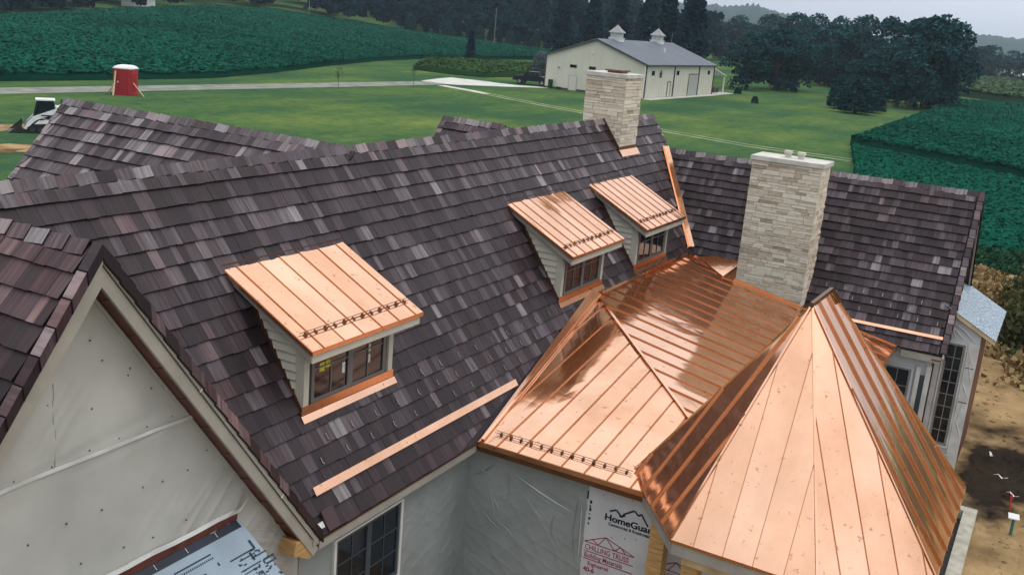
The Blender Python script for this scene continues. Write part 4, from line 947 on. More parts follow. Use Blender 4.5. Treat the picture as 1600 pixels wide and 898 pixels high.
def grid_sheet(name, az0, az1, naz, rs, material):
    V, F = [], []
    for i in range(naz+1):
        a = az0+(az1-az0)*i/naz
        for r in rs: x, y = P2(a, r); V.append((x, y, h(x, y)))
    m_ = len(rs)
    for i in range(naz):
        for j in range(m_-1): F.append((i*m_+j, i*m_+j+1, (i+1)*m_+j+1, (i+1)*m_+j))
    return fast_mesh(name, V, F, material, smooth=True)
rs = [0.01]+list(range(15, 480, 12))+[520, 600, 720, 900, 1200, 1700, 2500, 4000]
g = grid_sheet('ground', -180, 180, 300, rs, 'lawn'); tag(g, 'mown green lawn and open ground round the house', 'lawn', kind='structure')
def sheet(name, pts, material, z=.02, kind='structure', label=None, cat=None):
    T = MB(); T.poly([Vector((x, y, h(x, y)+z)) for x, y in pts]); o = T.build(name, material)
    if o.data.polygons[0].normal.z < 0: o.data.flip_normals()
    tag(o, label, cat, kind=kind); return o
def ribbon(name, pts, w, material, z, label=None, cat=None):
    T = MB(); n = len(pts); L_ = []
    for i in range(n):
        a, b = Vector(pts[max(0, i-1)]), Vector(pts[min(n-1, i+1)]); d = (b-a).normalized(); s_ = Vector((-d.y, d.x)); p = Vector(pts[i]); L_.append((p+s_*w/2, p-s_*w/2))
    for (a, b), (c, d) in zip(L_[:-1], L_[1:]):
        T.poly([Vector((q.x, q.y, h(q.x, q.y)+z)) for q in (b, d, c, a)])
    o = T.build(name, material); tag(o, label, cat, kind='structure'); return o
ribbon('road', [(-90, 74), (-40, 72.5), (0, 71), (44.8, 70.2), (69.3, 69.6), (90, 69.2), (108.8, 69.0), (122, 70.6)], 4.4, 'gravel', .03, 'grey gravel lane crossing behind the red toilet towards the barn', 'lane')
sheet('driveway_pad', [(108, 71.6), (108, 66.4), (116, 62.6), (123.3, 59.6), (123.3, 62.0), (121, 64), (121, 75), (116, 74)], 'concrete_pale', .036, label='pale concrete pad in front of the barn', cat='pad')
pth = [(104.6, 66.1), (102.3, 60.2), (97.9, 51.8), (92.4, 40), (84.3, 27.3), (81.0, 18.2), (80.4, 9)]
ribbon('path', [(a-.8, b) for a, b in pth], .55, 'track', .022, 'worn wheel track on the house side of the two across the lawn', 'track')
ribbon('path', [(a+.9, b+.3) for a, b in pth], .45, 'track', .024, 'worn wheel track on the barn side of the two across the lawn', 'track')
ribbon('path', [(104.6, 66.1), (102.3, 60.2), (100.5, 56.8)], 1.3, 'concrete_pale', .030, 'short pale strip where the wheel tracks leave the gravel lane', 'strip')

# crops: slabs of plants with a real height between a near and a far edge line
def resample(P, n):
    P = [Vector(p) for p in P]; d = [0]
    for a, b in zip(P[:-1], P[1:]): d.append(d[-1]+(b-a).length)
    out = []
    for k in range(n+1):
        t = d[-1]*k/n; i = max(j for j in range(len(d)) if d[j] <= t+1e-9); i = min(i, len(P)-2)
        out.append(P[i].lerp(P[i+1], (t-d[i])/max(1e-9, d[i+1]-d[i])))
    return out
def crop(name, near, far, m_, n, ht, material, label, cat, rough=.16, fs=.8, seed=0, kind='stuff', power=1.0, leaves=0, ls=.35, lpow=1.0, row=None):
    A, B = resample(near, m_), resample(far, m_); V, F = [], []
    for j in range(n+1):
        t = (j/n)**power
        for i in range(m_+1):
            q = A[i].lerp(B[i], t); z0 = h(q.x, q.y)
            e_ = min(i, m_-i, j, n-j)
            nz = noise.noise(Vector((q.x*fs, q.y*fs, seed)))+.6*noise.noise(Vector((q.x*fs*2.7, q.y*fs*2.7, seed+5)))
            jx, jy = (noise.noise(Vector((q.x*2, q.y*2, 9+seed)))*.25, noise.noise(Vector((q.x*2, q.y*2, 19+seed)))*.25)
            z = z0+(ht+rough*nz if e_ > 0 else ht*.86+rough*nz)
            V.append((q.x+jx, q.y+jy, z))
    w = m_+1
    for j in range(n):
        for i in range(m_): F.append((j*w+i, j*w+i+1, (j+1)*w+i+1, (j+1)*w+i))
    ring = [i for i in range(w)]+[j*w+m_ for j in range(1, n+1)]+[n*w+i for i in range(m_-1, -1, -1)]+[j*w for j in range(n-1, 0, -1)]
    base = len(V)
    for k in ring: x, y, z = V[k]; V.append((x, y, h(x, y)-.05))
    for k in range(len(ring)):
        k2 = (k+1) % len(ring); F.append((ring[k2], ring[k], base+k, base+k2))
    V = np.array(V); F = np.array(F); C0 = V[F].mean(1); pt = lambda c_: .30+.16*noise.noise(Vector((c_[0]*.05, c_[1]*.05, seed)))+.14*noise.noise(Vector((c_[0]*.25, c_[1]*.25, seed+2)))
    tone = np.array([pt(c_)-.02 for c_ in C0]); tone[n*m_:] *= .35  # skirt faces toned down: shade on the standing crop sides painted in
    if leaves:
        rs_ = np.random.RandomState(seed+70); u_ = rs_.uniform(0, m_, leaves); v_ = rs_.uniform(0, 1, leaves)**lpow*n
        i_, j_ = np.minimum(u_.astype(int), m_-1), np.minimum(v_.astype(int), n-1); fu, fv = (u_-i_)[:, None], (v_-j_)[:, None]; G_ = V[:(n+1)*w].reshape(n+1, w, 3)
        Cl = (G_[j_, i_]*(1-fu)+G_[j_, i_+1]*fu)*(1-fv)+(G_[j_+1, i_]*(1-fu)+G_[j_+1, i_+1]*fu)*fv
        Cl[:, 2] += rs_.uniform(-.01, .07, leaves)*min(1, ht)
        if row is not None:
            ph = (Cl[:, 0]*row[0]+Cl[:, 1]*row[1])*2*np.pi/row[2]; Cl[:, 2] += .05*np.cos(ph); rt_ = .07*np.cos(ph)
        else: rt_ = 0
        Vl, Fl = quads(Cl, rs_.uniform(.55, 1.25, leaves)*ls, rs_, .12)
        tl_ = np.array([pt(c_) for c_ in Cl])+rt_+rs_.normal(0, .04, leaves)+.08
        F = np.concatenate([F, Fl+len(V)]); V = np.concatenate([V, Vl]); tone = np.concatenate([tone, tl_])
    o = fast_mesh(name, V, F, material, tone=np.clip(tone, 0, 1)); tag(o, label, cat, kind=kind)
    return o
azs = [20, 24, 28, 31, 34.3, 36.5, 39.4, 41.8, 45.1, 49.5, 55.2, 60, 66]
crop('soybean_field', [P2(a, float(np.interp(a, AZK, RN))) for a in azs], [P2(a, float(np.interp(a, AZK, RF))) for a in azs], 330, 120, .85, 'soy', 'broad dark green bean field rising behind the gravel lane', 'field', .10, .35, 1, leaves=230000, ls=.42, lpow=1.5, row=(.35, .94, 2.4))
crop('soybean_field', [(45, 1.5), (45, -8), (45, -30), (45, -60)], [(91, 11.2), (79.8, -4.5), (62, -31), (45.5, -59)], 230, 120, .5, 'soy', 'nearer strip of dark green beans beyond the bare dirt', 'field', .16, 1.1, 3, leaves=150000, ls=.20, row=(.30, .95, .76))
crop('soybean_field', [(94.0, 11.9), (82.6, -4.6), (71.5, -21), (59.5, -38)], [(215, 15.2), (236, 4), (240, -20), (240, -70)], 200, 170, .95, 'soy', 'farther dark green bean field beyond the dividing furrow', 'field', .14, .8, 4, power=1.25, leaves=170000, ls=.30, lpow=1.5, row=(.30, .95, 1.5))
crop('corn_field', [(262, 19.8), (246, 4), (246, -20), (246, -60)], [(640, 58), (640, 20), (640, -40), (640, -120)], 60, 60, 2.1, 'far_crop', 'pale green field with a shade-toned near side by the grove', 'field', .25, .3, 6, leaves=30000, ls=1.3, lpow=1.6)
crop('grass_mound', [(128.5, 87), (127.5, 79), (129, 74.8), (142, 74.4), (154, 76)], [(150, 99), (162, 101.5), (172, 98), (176, 92), (170, 84)], 60, 40, .9, 'tall_grass', 'island of rough tall grass beside the lane near the barn', 'grass', .3, .6, 8, leaves=9000, ls=.5)
# bare dirt round the building site
V, F = [], []; nx, ny = 150, 130
for i in range(nx+1):
    for j in range(ny+1):
        x = -14+(54.6)*i/nx; y = -34+(52)*j/ny
        hs = min(1, max(0, (max(x-19, -6.9-y, 0))/2.5))
        z = .03+hs*(.16*(noise.noise(Vector((x*.35, y*.35, 2)))+.6)+.10*noise.noise(Vector((x*1.1, y*1.1, 4)))+.07*noise.noise(Vector((x*3, y*3, 7)))+.05*max(0, noise.noise(Vector((x*.5, y*5, 17)))))
        e_ = min(i, j, nx-i, ny-j)
        if e_ == 0: z = -.05
        V.append((x+noise.noise(Vector((y*.4, 1, i*0)))*.9*(i == nx), y, max(z, .012 if e_ else -.05)))
for i in range(nx):
    for j in range(ny): a = i*(ny+1)+j; F.append((a, a+ny+1, a+ny+2, a+1))
tag(fast_mesh('dirt_ground', V, F, 'dirt', smooth=True), 'bare tan dirt of the building site', 'dirt', kind='structure')
def blob(cx, cy, rx, ry, n=26, seed=0): 
    return [(cx+rx*math.cos(2*math.pi*k/n)*(1+.28*noise.noise(Vector((k*.6, seed, 0)))), cy+ry*math.sin(2*math.pi*k/n)*(1+.28*noise.noise(Vector((k*.6, seed, 3))))) for k in range(n)]
def drape(name, pts, material, lift, label, cat, zoff=0):
    # small irregular patch following the dirt relief
    T = MB(); c = Vector((sum(p[0] for p in pts)/len(pts), sum(p[1] for p in pts)/len(pts)))
    def zz(x, y):
        hs = min(1, max(0, (max(x-19, -6.9-y, 0))/2.5))
        return max(.012, .03+hs*(.16*(noise.noise(Vector((x*.35, y*.35, 2)))+.6)+.10*noise.noise(Vector((x*1.1, y*1.1, 4)))))+lift
    rings = [[c+(Vector(p)-c)*k for p in pts] for k in (.25, .5, .75, 1.0)]
    n = len(pts)
    for k in range(n): a, b = rings[0][k], rings[0][(k+1) % n]; T.poly([Vector((c.x, c.y, zz(*c))), Vector((a.x, a.y, zz(*a))), Vector((b.x, b.y, zz(*b)))])
    for r0, r1 in zip(rings[:-1], rings[1:]):
        for k in range(n):
            q = [r0[k], r1[k], r1[(k+1) % n], r0[(k+1) % n]]; T.poly([Vector((p.x, p.y, zz(*p)-(0 if p in r0 or r1 is not rings[-1] else .0))) for p in q])
    o = T.build(name, material, smooth=True); tag(o, label, cat, kind='structure'); return o
drape('trench', [(5.6, -6.52), (12.6, -6.52), (12.6, -5.6), (5.6, -5.6)], 'mud', .02, 'dark soil trench inside the concrete foundation wall', 'trench')
tag(sheet('dirt_patch', blob(29.5, 51.5, 4.5, 1.6, seed=11), 'straw', .02), 'bare tan patch of soil behind the skid loader', 'dirt')
tag(sheet('dirt_patch', blob(26.5, 44.0, 2.6, 1.5, seed=12), 'dirt', .02), 'bare brown patch of soil below the loader bucket', 'dirt')
tag(sheet('dirt_patch', blob(28.5, 42.6, 2.0, .7, seed=13), 'straw', .026), 'pale scraped soil patch beside the roof edge', 'dirt')
# clods and stones on the dirt
rg = random.Random(31); V, F, tn = [], [], []
def clod(x, y, z, s):
    b = len(V)
    for (a, b_, c) in ((1, 0, 0), (-1, 0, 0), (0, 1, 0), (0, -1, 0), (0, 0, 1), (0, 0, -1)):
        k = s*rg.uniform(.6, 1.3); V.append((x+a*k, y+b_*k, z+c*k*.7))
    for f in ((0, 2, 4), (2, 1, 4), (1, 3, 4), (3, 0, 4), (2, 0, 5), (1, 2, 5), (3, 1, 5), (0, 3, 5)): F.append(tuple(b+q for q in f))
for k in range(4200):
    x = rg.uniform(8, 40); y = rg.uniform(-13, -6.9) if x < 19 else rg.uniform(-13, -4)
    hs = min(1, max(0, (max(x-19, -6.9-y, 0))/2.5))
    z = .03+hs*(.16*(noise.noise(Vector((x*.35, y*.35, 2)))+.6)+.10*noise.noise(Vector((x*1.1, y*1.1, 4))))
    clod(x, y, z, rg.choice((.015, .02, .03, .05, .09 if x > 18 else .035)))
tag(fast_mesh('loose_clods', V, F, 'dirt'), 'loose clods and stones scattered over the dirt', 'clods', kind='stuff')

# ------------------------------------------------------------------ vegetation
leaf_mat('leaf_dark', (.004, .022, .032), (.028, .096, .096))
leaf_mat('leaf_conifer', (.002, .013, .026), (.013, .055, .070))
leaf_mat('leaf_mid', (.010, .040, .028), (.035, .090, .045))
leaf_mat('leaf_grey', (.05, .07, .08), (.20, .23, .24))
leaf_mat('weed', (.014, .026, .013), (.075, .075, .032))
leaf_mat('weed_dry', (.08, .055, .026), (.30, .21, .10))
mat('bark', (.06, .045, .035), .9, var=.3, bump=.5)
def crown_pts(rs_, H, W, n, lo=.22, lobes=14):
    C = []; 
    L_ = []
    for k in range(lobes):
        a = rs_.uniform(0, 2*np.pi); z = rs_.uniform(lo+.12, .86); rr = W*.5*np.sqrt(max(.05, 1-((z-.5)/.52)**2))*rs_.uniform(.25, .78)
        L_.append((rr*np.cos(a), rr*np.sin(a), z*H, W*rs_.uniform(.15, .27), H*rs_.uniform(.09, .17)))
    L_.append((0, 0, H*.84, W*.2, H*.15))
    per = n//len(L_)
    for (x, y, z, rx, rz) in L_:
        d = rs_.normal(size=(per, 3)); d /= np.linalg.norm(d, axis=1)[:, None]; d[:, 2] = np.where(d[:, 2] < -.45, -d[:, 2], d[:, 2])
        k = rs_.uniform(.62, 1.05, per)[:, None]
        C.append(np.array([x, y, z])+d*k*np.array([rx, rx, rz]))
    return np.concatenate(C)
def tree_meshes(kind, seed):
    rs_ = np.random.RandomState(seed); H, W = 10., 7.
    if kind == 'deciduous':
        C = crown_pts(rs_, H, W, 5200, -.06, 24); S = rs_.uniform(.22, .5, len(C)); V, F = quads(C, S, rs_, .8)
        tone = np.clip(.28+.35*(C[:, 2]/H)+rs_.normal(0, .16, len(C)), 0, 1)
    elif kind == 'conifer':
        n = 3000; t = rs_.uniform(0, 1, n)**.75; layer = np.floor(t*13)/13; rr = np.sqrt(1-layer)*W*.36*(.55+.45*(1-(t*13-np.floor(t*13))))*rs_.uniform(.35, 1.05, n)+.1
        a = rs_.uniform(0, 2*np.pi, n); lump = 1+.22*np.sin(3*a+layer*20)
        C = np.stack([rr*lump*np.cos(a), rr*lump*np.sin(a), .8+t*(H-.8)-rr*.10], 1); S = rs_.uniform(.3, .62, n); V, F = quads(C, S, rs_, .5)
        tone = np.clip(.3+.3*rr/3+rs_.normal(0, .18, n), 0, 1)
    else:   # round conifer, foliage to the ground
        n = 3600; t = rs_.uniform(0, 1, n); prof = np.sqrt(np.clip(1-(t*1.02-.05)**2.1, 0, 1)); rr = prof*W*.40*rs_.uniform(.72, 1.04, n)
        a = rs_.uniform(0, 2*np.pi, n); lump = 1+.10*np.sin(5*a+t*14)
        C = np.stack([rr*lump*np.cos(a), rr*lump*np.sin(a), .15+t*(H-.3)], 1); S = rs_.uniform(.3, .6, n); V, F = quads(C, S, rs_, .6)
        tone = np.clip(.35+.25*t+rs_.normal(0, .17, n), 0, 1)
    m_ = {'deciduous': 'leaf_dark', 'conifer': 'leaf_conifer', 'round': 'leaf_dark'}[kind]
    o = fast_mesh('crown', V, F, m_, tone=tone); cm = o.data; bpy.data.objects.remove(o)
    T = MB(); hh = {'deciduous': .62, 'conifer': .9, 'round': .6}[kind]*H
    T.tube((0, 0, -.3), (.08, .05, H*.28), .26, .19, 8); T.tube((.08, .05, H*.28), (0, -.05, hh), .19, .05, 8)
    if kind == 'deciduous':
        for k in range(5):
            a = rs_.uniform(0, 6.28); T.tube((.05, 0, H*rs_.uniform(.25, .45)), (W*.3*math.cos(a), W*.3*math.sin(a), H*rs_.uniform(.5, .72)), .11, .04, 6)
    o = T.build('trunk', 'bark'); tm = o.data; bpy.data.objects.remove(o)
    return cm, tm
LIB = {k: [tree_meshes(k, s_) for s_ in range(n*10, n*10+c)] for n, (k, c) in enumerate((('deciduous', 5), ('conifer', 3), ('round', 2)))}
def tree(name, kind, v, x, y, H, W, label, group, rz=None, cat='tree', dz=0):
    cm, tm = LIB[kind][v % len(LIB[kind])]; t = empty(name, (x, y, h(x, y)+dz), rg.uniform(0, 6.28) if rz is None else rz); t.scale = (W/7, W/7, H/10)
    for nm, me in (('crown', cm), ('trunk', tm)):
        o = bpy.data.objects.new(nm, me); COL.objects.link(o); o.parent = t
    tag(t, label, cat, group); return t
ORD = ['first', 'second', 'third', 'fourth', 'fifth', 'sixth', 'seventh', 'eighth', 'ninth', 'tenth', 'eleventh', 'twelfth', 'thirteenth', 'fourteenth', 'fifteenth', 'sixteenth']
# the grove right of the barn (front row, then the taller row behind it)
front = [(178.3, 47.5, 10.5, 9), (189.4, 45.2, 11.8, 10.5), (198, 44.0, 10.5, 9), (188.1, 27.6, 9.0, 8.5), (174.4, 18.4, 10.5, 8.5), (193.8, 23.5, 11, 9), (179.6, 17.0, 15.8, 12), (185.0, 14.1, 15.2, 11)]
front.sort(key=lambda q: topx((q[0], q[1], 5))[0])
for k, (x, y, H, W) in enumerate(front): tree('broadleaf_tree', 'deciduous', k, x, y, H, W, f'dark leafy tree in the front row of the grove, {ORD[k]} from the barn', 'trees of the grove right of the barn')
back = [(263.9, 56.1, 17, 13), (255.3, 48.5, 16.5, 12), (246.7, 40.6, 17, 12.5), (227.9, 32.2, 16.5, 11.5), (240, 47, 14.5, 12), (301.5, 70.7, 18, 14), (295.5, 51.8, 18, 13), (215, 25, 13, 11), (232, 42, 13, 11), (210, 20, 15, 11)]
back.sort(key=lambda q: topx((q[0], q[1], 5))[0])
for k, (x, y, H, W) in enumerate(back): tree('broadleaf_tree', 'deciduous', k+2, x, y, H, W, f'tall dark tree rising behind the grove front row, {ORD[k]} from the barn', 'tall trees at the back of the grove')
far = [(357.1, 95.2, 18, 15), (392.8, 115.5, 18, 16), (400.5, 124.6, 15, 14), (372, 85, 18, 15), (420, 110, 20, 16)]
far.sort(key=lambda q: topx((q[0], q[1], 5))[0])
for k, (x, y, H, W) in enumerate(far): tree('broadleaf_tree', 'deciduous', k+1, x, y, H, W, f'hazy distant tree between barn and grove, {ORD[k]} from the barn roof', 'hazy trees beyond the barn')
rt = [(319.7, 23.7, 12, 7, 'conifer'), (469.6, 31.8, 15, 14, 'deciduous'), (510.1, 25.1, 14, 15, 'deciduous'), (470.6, 14.4, 14, 16, 'deciduous'), (480, 6, 15, 16, 'deciduous'), (560, 44, 15, 15, 'deciduous'), (540, 37, 13, 15, 'deciduous'), (640, 60, 15, 16, 'deciduous')]
rt.sort(key=lambda q: topx((q[0], q[1], 5))[0])
for k, (x, y, H, W, kd) in enumerate(rt): tree('broadleaf_tree' if kd[0] == 'd' else 'conifer_tree', kd, k+3, x, y, H, W, f'far tree behind the pale field on the right, {ORD[k]} from the grove', 'far trees behind the pale field')
for k, (x, y, H, W, v) in enumerate(((153.2, 25.5, 5.0, 4.4, 0), (145.5, 21.6, 5.4, 6.6, 1), (152.5, 20.9, 5.2, 5.6, 0))): tree('rounded_spruce', 'round', v, x, y, H, W, ['narrow dark spruce on the lawn, nearest the barn of three', 'broad rounded spruce in the middle of the three on the lawn', 'rounded spruce on the lawn, nearest the bean field of three'][k], 'three rounded spruces on the lawn')
cons = [(193.9, 64.3, 19, 11), (197.1, 71.3, 18.5, 10), (209.3, 80.3, 17, 10), (211.4, 88.3, 16.5, 10), (218.0, 97.9, 16, 10), (215.4, 104.5, 15, 9), (224, 76, 19, 11)]
cons.sort(key=lambda q: topx((q[0], q[1], 5))[0])
for k, (x, y, H, W) in enumerate(cons): tree('tall_conifer', 'conifer', k, x, y, H, W, f'tall dark conifer right behind the barn roof, {ORD[k]} from the left', 'tall conifers behind the barn')
for k, (px, py) in enumerate(((255.9, 176.2), (258.6, 172.2), (260.2, 169.8), (262.3, 166.8), (264.0, 163.9), (265.6, 161.2), (267.3, 158.4), (269.1, 155.5), (270.4, 153), (272, 150.2), (273.2, 148), (274.4, 145.6), (275.5, 143.2), (277, 140))): tree('small_conifer', 'conifer' if k % 3 else 'round', k, px, py, rg.uniform(4.2, 6.0), rg.uniform(3.6, 4.6), f'small conifer in the row along the field edge, {ORD[k]} from the left', 'row of small conifers along the field edge')
tree('young_conifer', 'conifer', 1, 171.5, 102.8, 6.0, 3.6, 'slim young conifer standing alone in the rough grass island', None)
t = tree('silver_shrub', 'deciduous', 2, 148, 74.3, 4.4, 3.4, 'mottled silver grey tree beside the dark pickup and barn corner', None); t.children[0].data = t.children[0].data.copy() if t.children[0].name.startswith('crown') else t.children[0].data
for c in t.children:
    if c.name.startswith('crown'): c.data = c.data.copy(); c.data.materials[0] = MATS['leaf_grey']
tree('round_shrub', 'round', 0, 142.2, 35.4, 1.1, 1.3, 'small round green shrub alone on the lawn below the barn', None, cat='shrub')
tree('round_shrub', 'round', 1, 162.5, 44.2, 1.2, 1.5, 'small round shrub at the end of the barn apron', None, cat='shrub')
def sapling(x, y, H, lab, seed):
    rs2 = np.random.RandomState(seed); t = empty('young_tree', (x, y, 0)); T = MB(); T.tube((0, 0, 0), (.03, 0, H*.9), .03, .012, 6)
    for k in range(7): a_ = rs2.uniform(0, 6.28); z_ = H*rs2.uniform(.4, .8); T.tube((.01, 0, z_), (.35*math.cos(a_), .35*math.sin(a_), z_+H*.14), .012, .005, 5)
    T.build('trunk', 'bark', t); C = np.stack([rs2.normal(0, .22, 60), rs2.normal(0, .22, 60), rs2.uniform(.45, 1.0, 60)*H], 1); V, F = quads(C, rs2.uniform(.06, .15, 60), rs2, 1.); fast_mesh('crown', V, F, 'leaf_mid', t, tone=rs2.uniform(0, 1, 60)); tag(t, lab, 'tree')
sapling(84.5, 67.0, 2.2, 'thin young sapling beside the lane, nearer the red toilet', 1)
sapling(99.5, 67.0, 2.6, 'thin young sapling beside the lane, nearer the barn', 2)
# far wood: one mass
rs_ = np.random.RandomState(99); VV, FF, TT, nb = [], [], [], 0
for k in range(330):
    az = rs_.uniform(17.5, 60); rf = float(np.interp(az, AZK, RF)); r = rf+8+rs_.uniform(0, 1)**1.4*110
    if az < 24: r += 25
    x, y = P2(az, r); H = rs_.uniform(12, 20); W = rs_.uniform(8, 13)
    if r < rf+22: H *= .5; W *= .7
    if az > 46: H *= .75
    C = crown_pts(rs_, H, W, 620, .1, 9)+np.array([x, y, h(x, y)]); S = rs_.uniform(.8, 1.5, len(C)); V, F = quads(C, S, rs_, .8)
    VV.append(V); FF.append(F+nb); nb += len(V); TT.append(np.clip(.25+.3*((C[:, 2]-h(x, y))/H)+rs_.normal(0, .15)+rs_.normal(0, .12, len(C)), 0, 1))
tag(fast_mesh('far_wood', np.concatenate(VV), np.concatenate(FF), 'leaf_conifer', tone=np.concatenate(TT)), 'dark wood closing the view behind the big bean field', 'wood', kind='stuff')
# far wooded hills on the skyline
for nm, az0, az1, r0, z0, lab in (('hills', -6, 12, 1700, 44, 'hazy wooded hill on the skyline at the right'), ('hills', 10, 24, 1500, 56, 'hazy wooded hill on the skyline beyond the barn')):
    V, F = [], []; n = 160
    for i in range(n+1):
        a = az0+(az1-az0)*i/n; k = math.sin(math.pi*i/n)**.35
        for j, (dr, f) in enumerate(((0, 0), (60, .55), (120, .86), (180, 1), (420, 1.0), (700, 0))):
            x, y = P2(a, r0+dr); z = k*z0*f*(1+.16*noise.noise(Vector((a*.55, j*.2, r0))))+(5*noise.noise(Vector((a*7, j, 2)))+3*noise.noise(Vector((a*19, j, 3))) if 0 < f else -1); V.append((x, y, z if f else -2))
    for i in range(n):
        for j in range(5): F.append((i*6+j, i*6+j+1, (i+1)*6+j+1, (i+1)*6+j))
    mat('hill_wood', (.006, .026, .028), .9, col2=(.016, .05, .045), vscale=.05, detail=8)
    tag(fast_mesh(nm, V, F, 'hill_wood'), lab, 'hill', kind='structure')
# rough weeds between the dirt and the beans, and dry brush
def weeds(name, n, xr, yr, hs, material, label, seed, dens=None):
    rs_ = np.random.RandomState(seed); C, S = [], []
    for k in range(n):
        x, y = rs_.uniform(*xr), rs_.uniform(*yr); d = noise.noise(Vector((x*.45, y*.45, seed)))
        if d < (dens or -.1): continue
        H = hs*(.5+d+rs_.uniform(0, .5)); m_ = 14
        C.append(np.array([x, y, .05])+np.stack([rs_.normal(0, .22, m_), rs_.normal(0, .22, m_), rs_.uniform(0, 1, m_)*H], 1)); S.append(rs_.uniform(.08, .22, m_))
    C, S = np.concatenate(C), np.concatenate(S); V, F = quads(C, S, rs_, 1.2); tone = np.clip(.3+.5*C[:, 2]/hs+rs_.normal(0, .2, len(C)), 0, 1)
    tag(fast_mesh(name, V, F, material, tone=tone), label, 'weeds', kind='stuff')
weeds('weeds', 1100, (25, 36), (-11, -6.0), 1.2, 'weed', 'dark green weeds growing on the dirt bank', 5, -.05)
weeds('dry_brush', 1000, (22, 40), (-10, -3), .34, 'weed_dry', 'dry brown brush on the dirt bank', 6, -.05)
weeds('grass_tufts', 2200, (40.4, 45.2), (-12, 4), .42, 'leaf_mid', 'rough grass strip along the bean field edge', 7, -.6)
# ------------------------------------------------------------------ barn
mat('barn_wall', (.56, .54, .455), .55, var=.03, vscale=.4)
mat('barn_roof', (.115, .135, .165), .45, var=.06, vscale=.3)
mat('barn_trim', (.05, .05, .055), .5, var=.05)
mat('barn_door', (.36, .37, .35), .5, var=.04)
mat('white_paint', (.72, .72, .70), .4, var=.03)
mat('black_paint', (.012, .012, .014), .3, var=.1)
mat('car_paint', (.005, .006, .012), .32, var=.0, spec=.25)
mat('rubber', (.012, .012, .012), .85, var=.1)
mat('steel', (.25, .25, .26), .4, metal=.8, var=.1)
mat('dark_steel', (.035, .035, .035), .5, metal=.4, var=.2)
mat('red_plastic', (.42, .018, .022), .45, var=.08)
mat('red_dark', (.28, .010, .014), .5, var=.05)
mat('white_plastic', (.70, .70, .72), .45, var=.05)
BN = empty('barn', (123.5, 45.6, 0)); tag(BN, 'cream metal barn with grey gable roof and two white cupolas', 'barn')
bl, bw, be, ba = 29.2, 15.3, 4.6, 7.35       # local: x along the length, y across
def bb(x0, x1, y0, y1, z0, z1, nm, m_, par=None): return MB().box(x0, x1, y0, y1, z0, z1).build(nm, m_, par or BN)
T = MB(); T.prism([(0, 0, 0), (0, bw, 0), (0, bw, be), (0, bw/2, ba-.15), (0, 0, be)], (bl, 0, 0)); T.build('walls', 'barn_wall', BN)
n = int(bw/.92)
for k in range(1, n):                                     # metal sheeting ribs on the gable
    y = bw*k/n; zt = be+(ba-.2-be)*(1-abs(y-bw/2)/(bw/2)); bb(-.02, -.001, y-.02, y+.02, .3, zt, 'sheet_rib', 'barn_wall')
for k in range(1, int(bl/.92)):
    x = bl*k/int(bl/.92); bb(x-.02, x+.02, -.02, -.001, .3, be, 'sheet_rib', 'barn_wall')
bb(-.03, -.002, .0, bw, 0, .28, 'base_trim', 'barn_trim'); 
for s_ in (1, -1):
    T = MB(); y0 = -.35 if s_ > 0 else bw+.35; ze = be-.07
    T.prism([(-.35, y0, ze), (bl+.35, y0, ze), (bl+.35, bw/2, ba+.02), (-.35, bw/2, ba+.02)], (0, 0, .10)); rf = T.build('roof', 'barn_roof', BN)
    for k in range(34):
        x = -.3+k*.9; MB().bar((x, y0, ze+.115), (x, bw/2, ba+.135), .05, .035).build('roof_rib', 'barn_roof', rf)
    MB().bar((-.37, y0, ze+.0), (-.37, bw/2, ba-.02), .04, .26).build('verge_trim', 'barn_trim', BN)
    MB().bar((bl+.37, y0, ze+.0), (bl+.37, bw/2, ba-.02), .04, .26).build('verge_trim', 'barn_trim', BN)
bb(-.3, bl+.3, -.48, -.36, be-.16, be+.02, 'gutter', 'barn_trim'); bb(-.3, bl+.3, bw+.36, bw+.48, be-.16, be+.02, 'gutter', 'barn_trim')
for x in (.12, 11.1, 21.9, bl-.1): bb(x-.09, x+.09, -.14, -.022, .1, be-.1, 'downspout', 'barn_trim')
bb(-.08, -.022, .0, .16, .1, be-.05, 'corner_trim', 'white_paint'); bb(-.06, -.022, bw-.12, bw, .1, be-.05, 'corner_trim', 'barn_trim')
for y0, y1 in ((10.35, 11.45), (7.4, 8.5), (4.2, 5.3)):
    w = empty('window', parent=BN); bb(-.045, -.03, y0+.05, y1-.05, 3.25, 3.55, 'pane', 'glass', w); bb(-.05, -.022, y0, y1, 3.19, 3.249, 'frame', 'barn_trim', w); bb(-.05, -.022, y0, y1, 3.551, 3.61, 'frame', 'barn_trim', w)
d = empty('door', parent=BN); bb(-.05, -.022, 10.25, 11.35, .05, 2.1, 'leaf', 'barn_wall', d)
for q in ((10.17, 10.25, .05, 2.18), (11.35, 11.43, .05, 2.18), (10.251, 11.349, 2.1, 2.18)): bb(-.06, -.022, q[0], q[1], q[2], q[3], 'frame', 'barn_door', d)
MB().tube((-.25, 8.1, 5.4), (-.02, 8.1, 5.45), .12, .08).build('wall_lamp', 'white_paint', BN)
MB().tube((-.22, 13.1, 3.0), (-.02, 13.1, 3.05), .10, .07).build('wall_lamp', 'barn_trim', BN)
for y in (14.3, 14.0, 13.0, 12.7): bb(-.5, -.1, y-.12, y+.12, 0, .35+.9*(y > 13.9), 'climbing_plant', 'leaf_mid')
for x0, x1 in ((2.2, 3.4), (12.0, 13.2), (26.0, 27.2)):
    w = empty('window', parent=BN); bb(x0+.06, x1-.06, -.045, -.03, 3.22, 3.72, 'pane', 'glass', w); bb(x0, x1, -.05, -.022, 3.16, 3.219, 'frame', 'barn_trim', w); bb(x0, x1, -.05, -.022, 3.721, 3.78, 'frame', 'barn_trim', w)
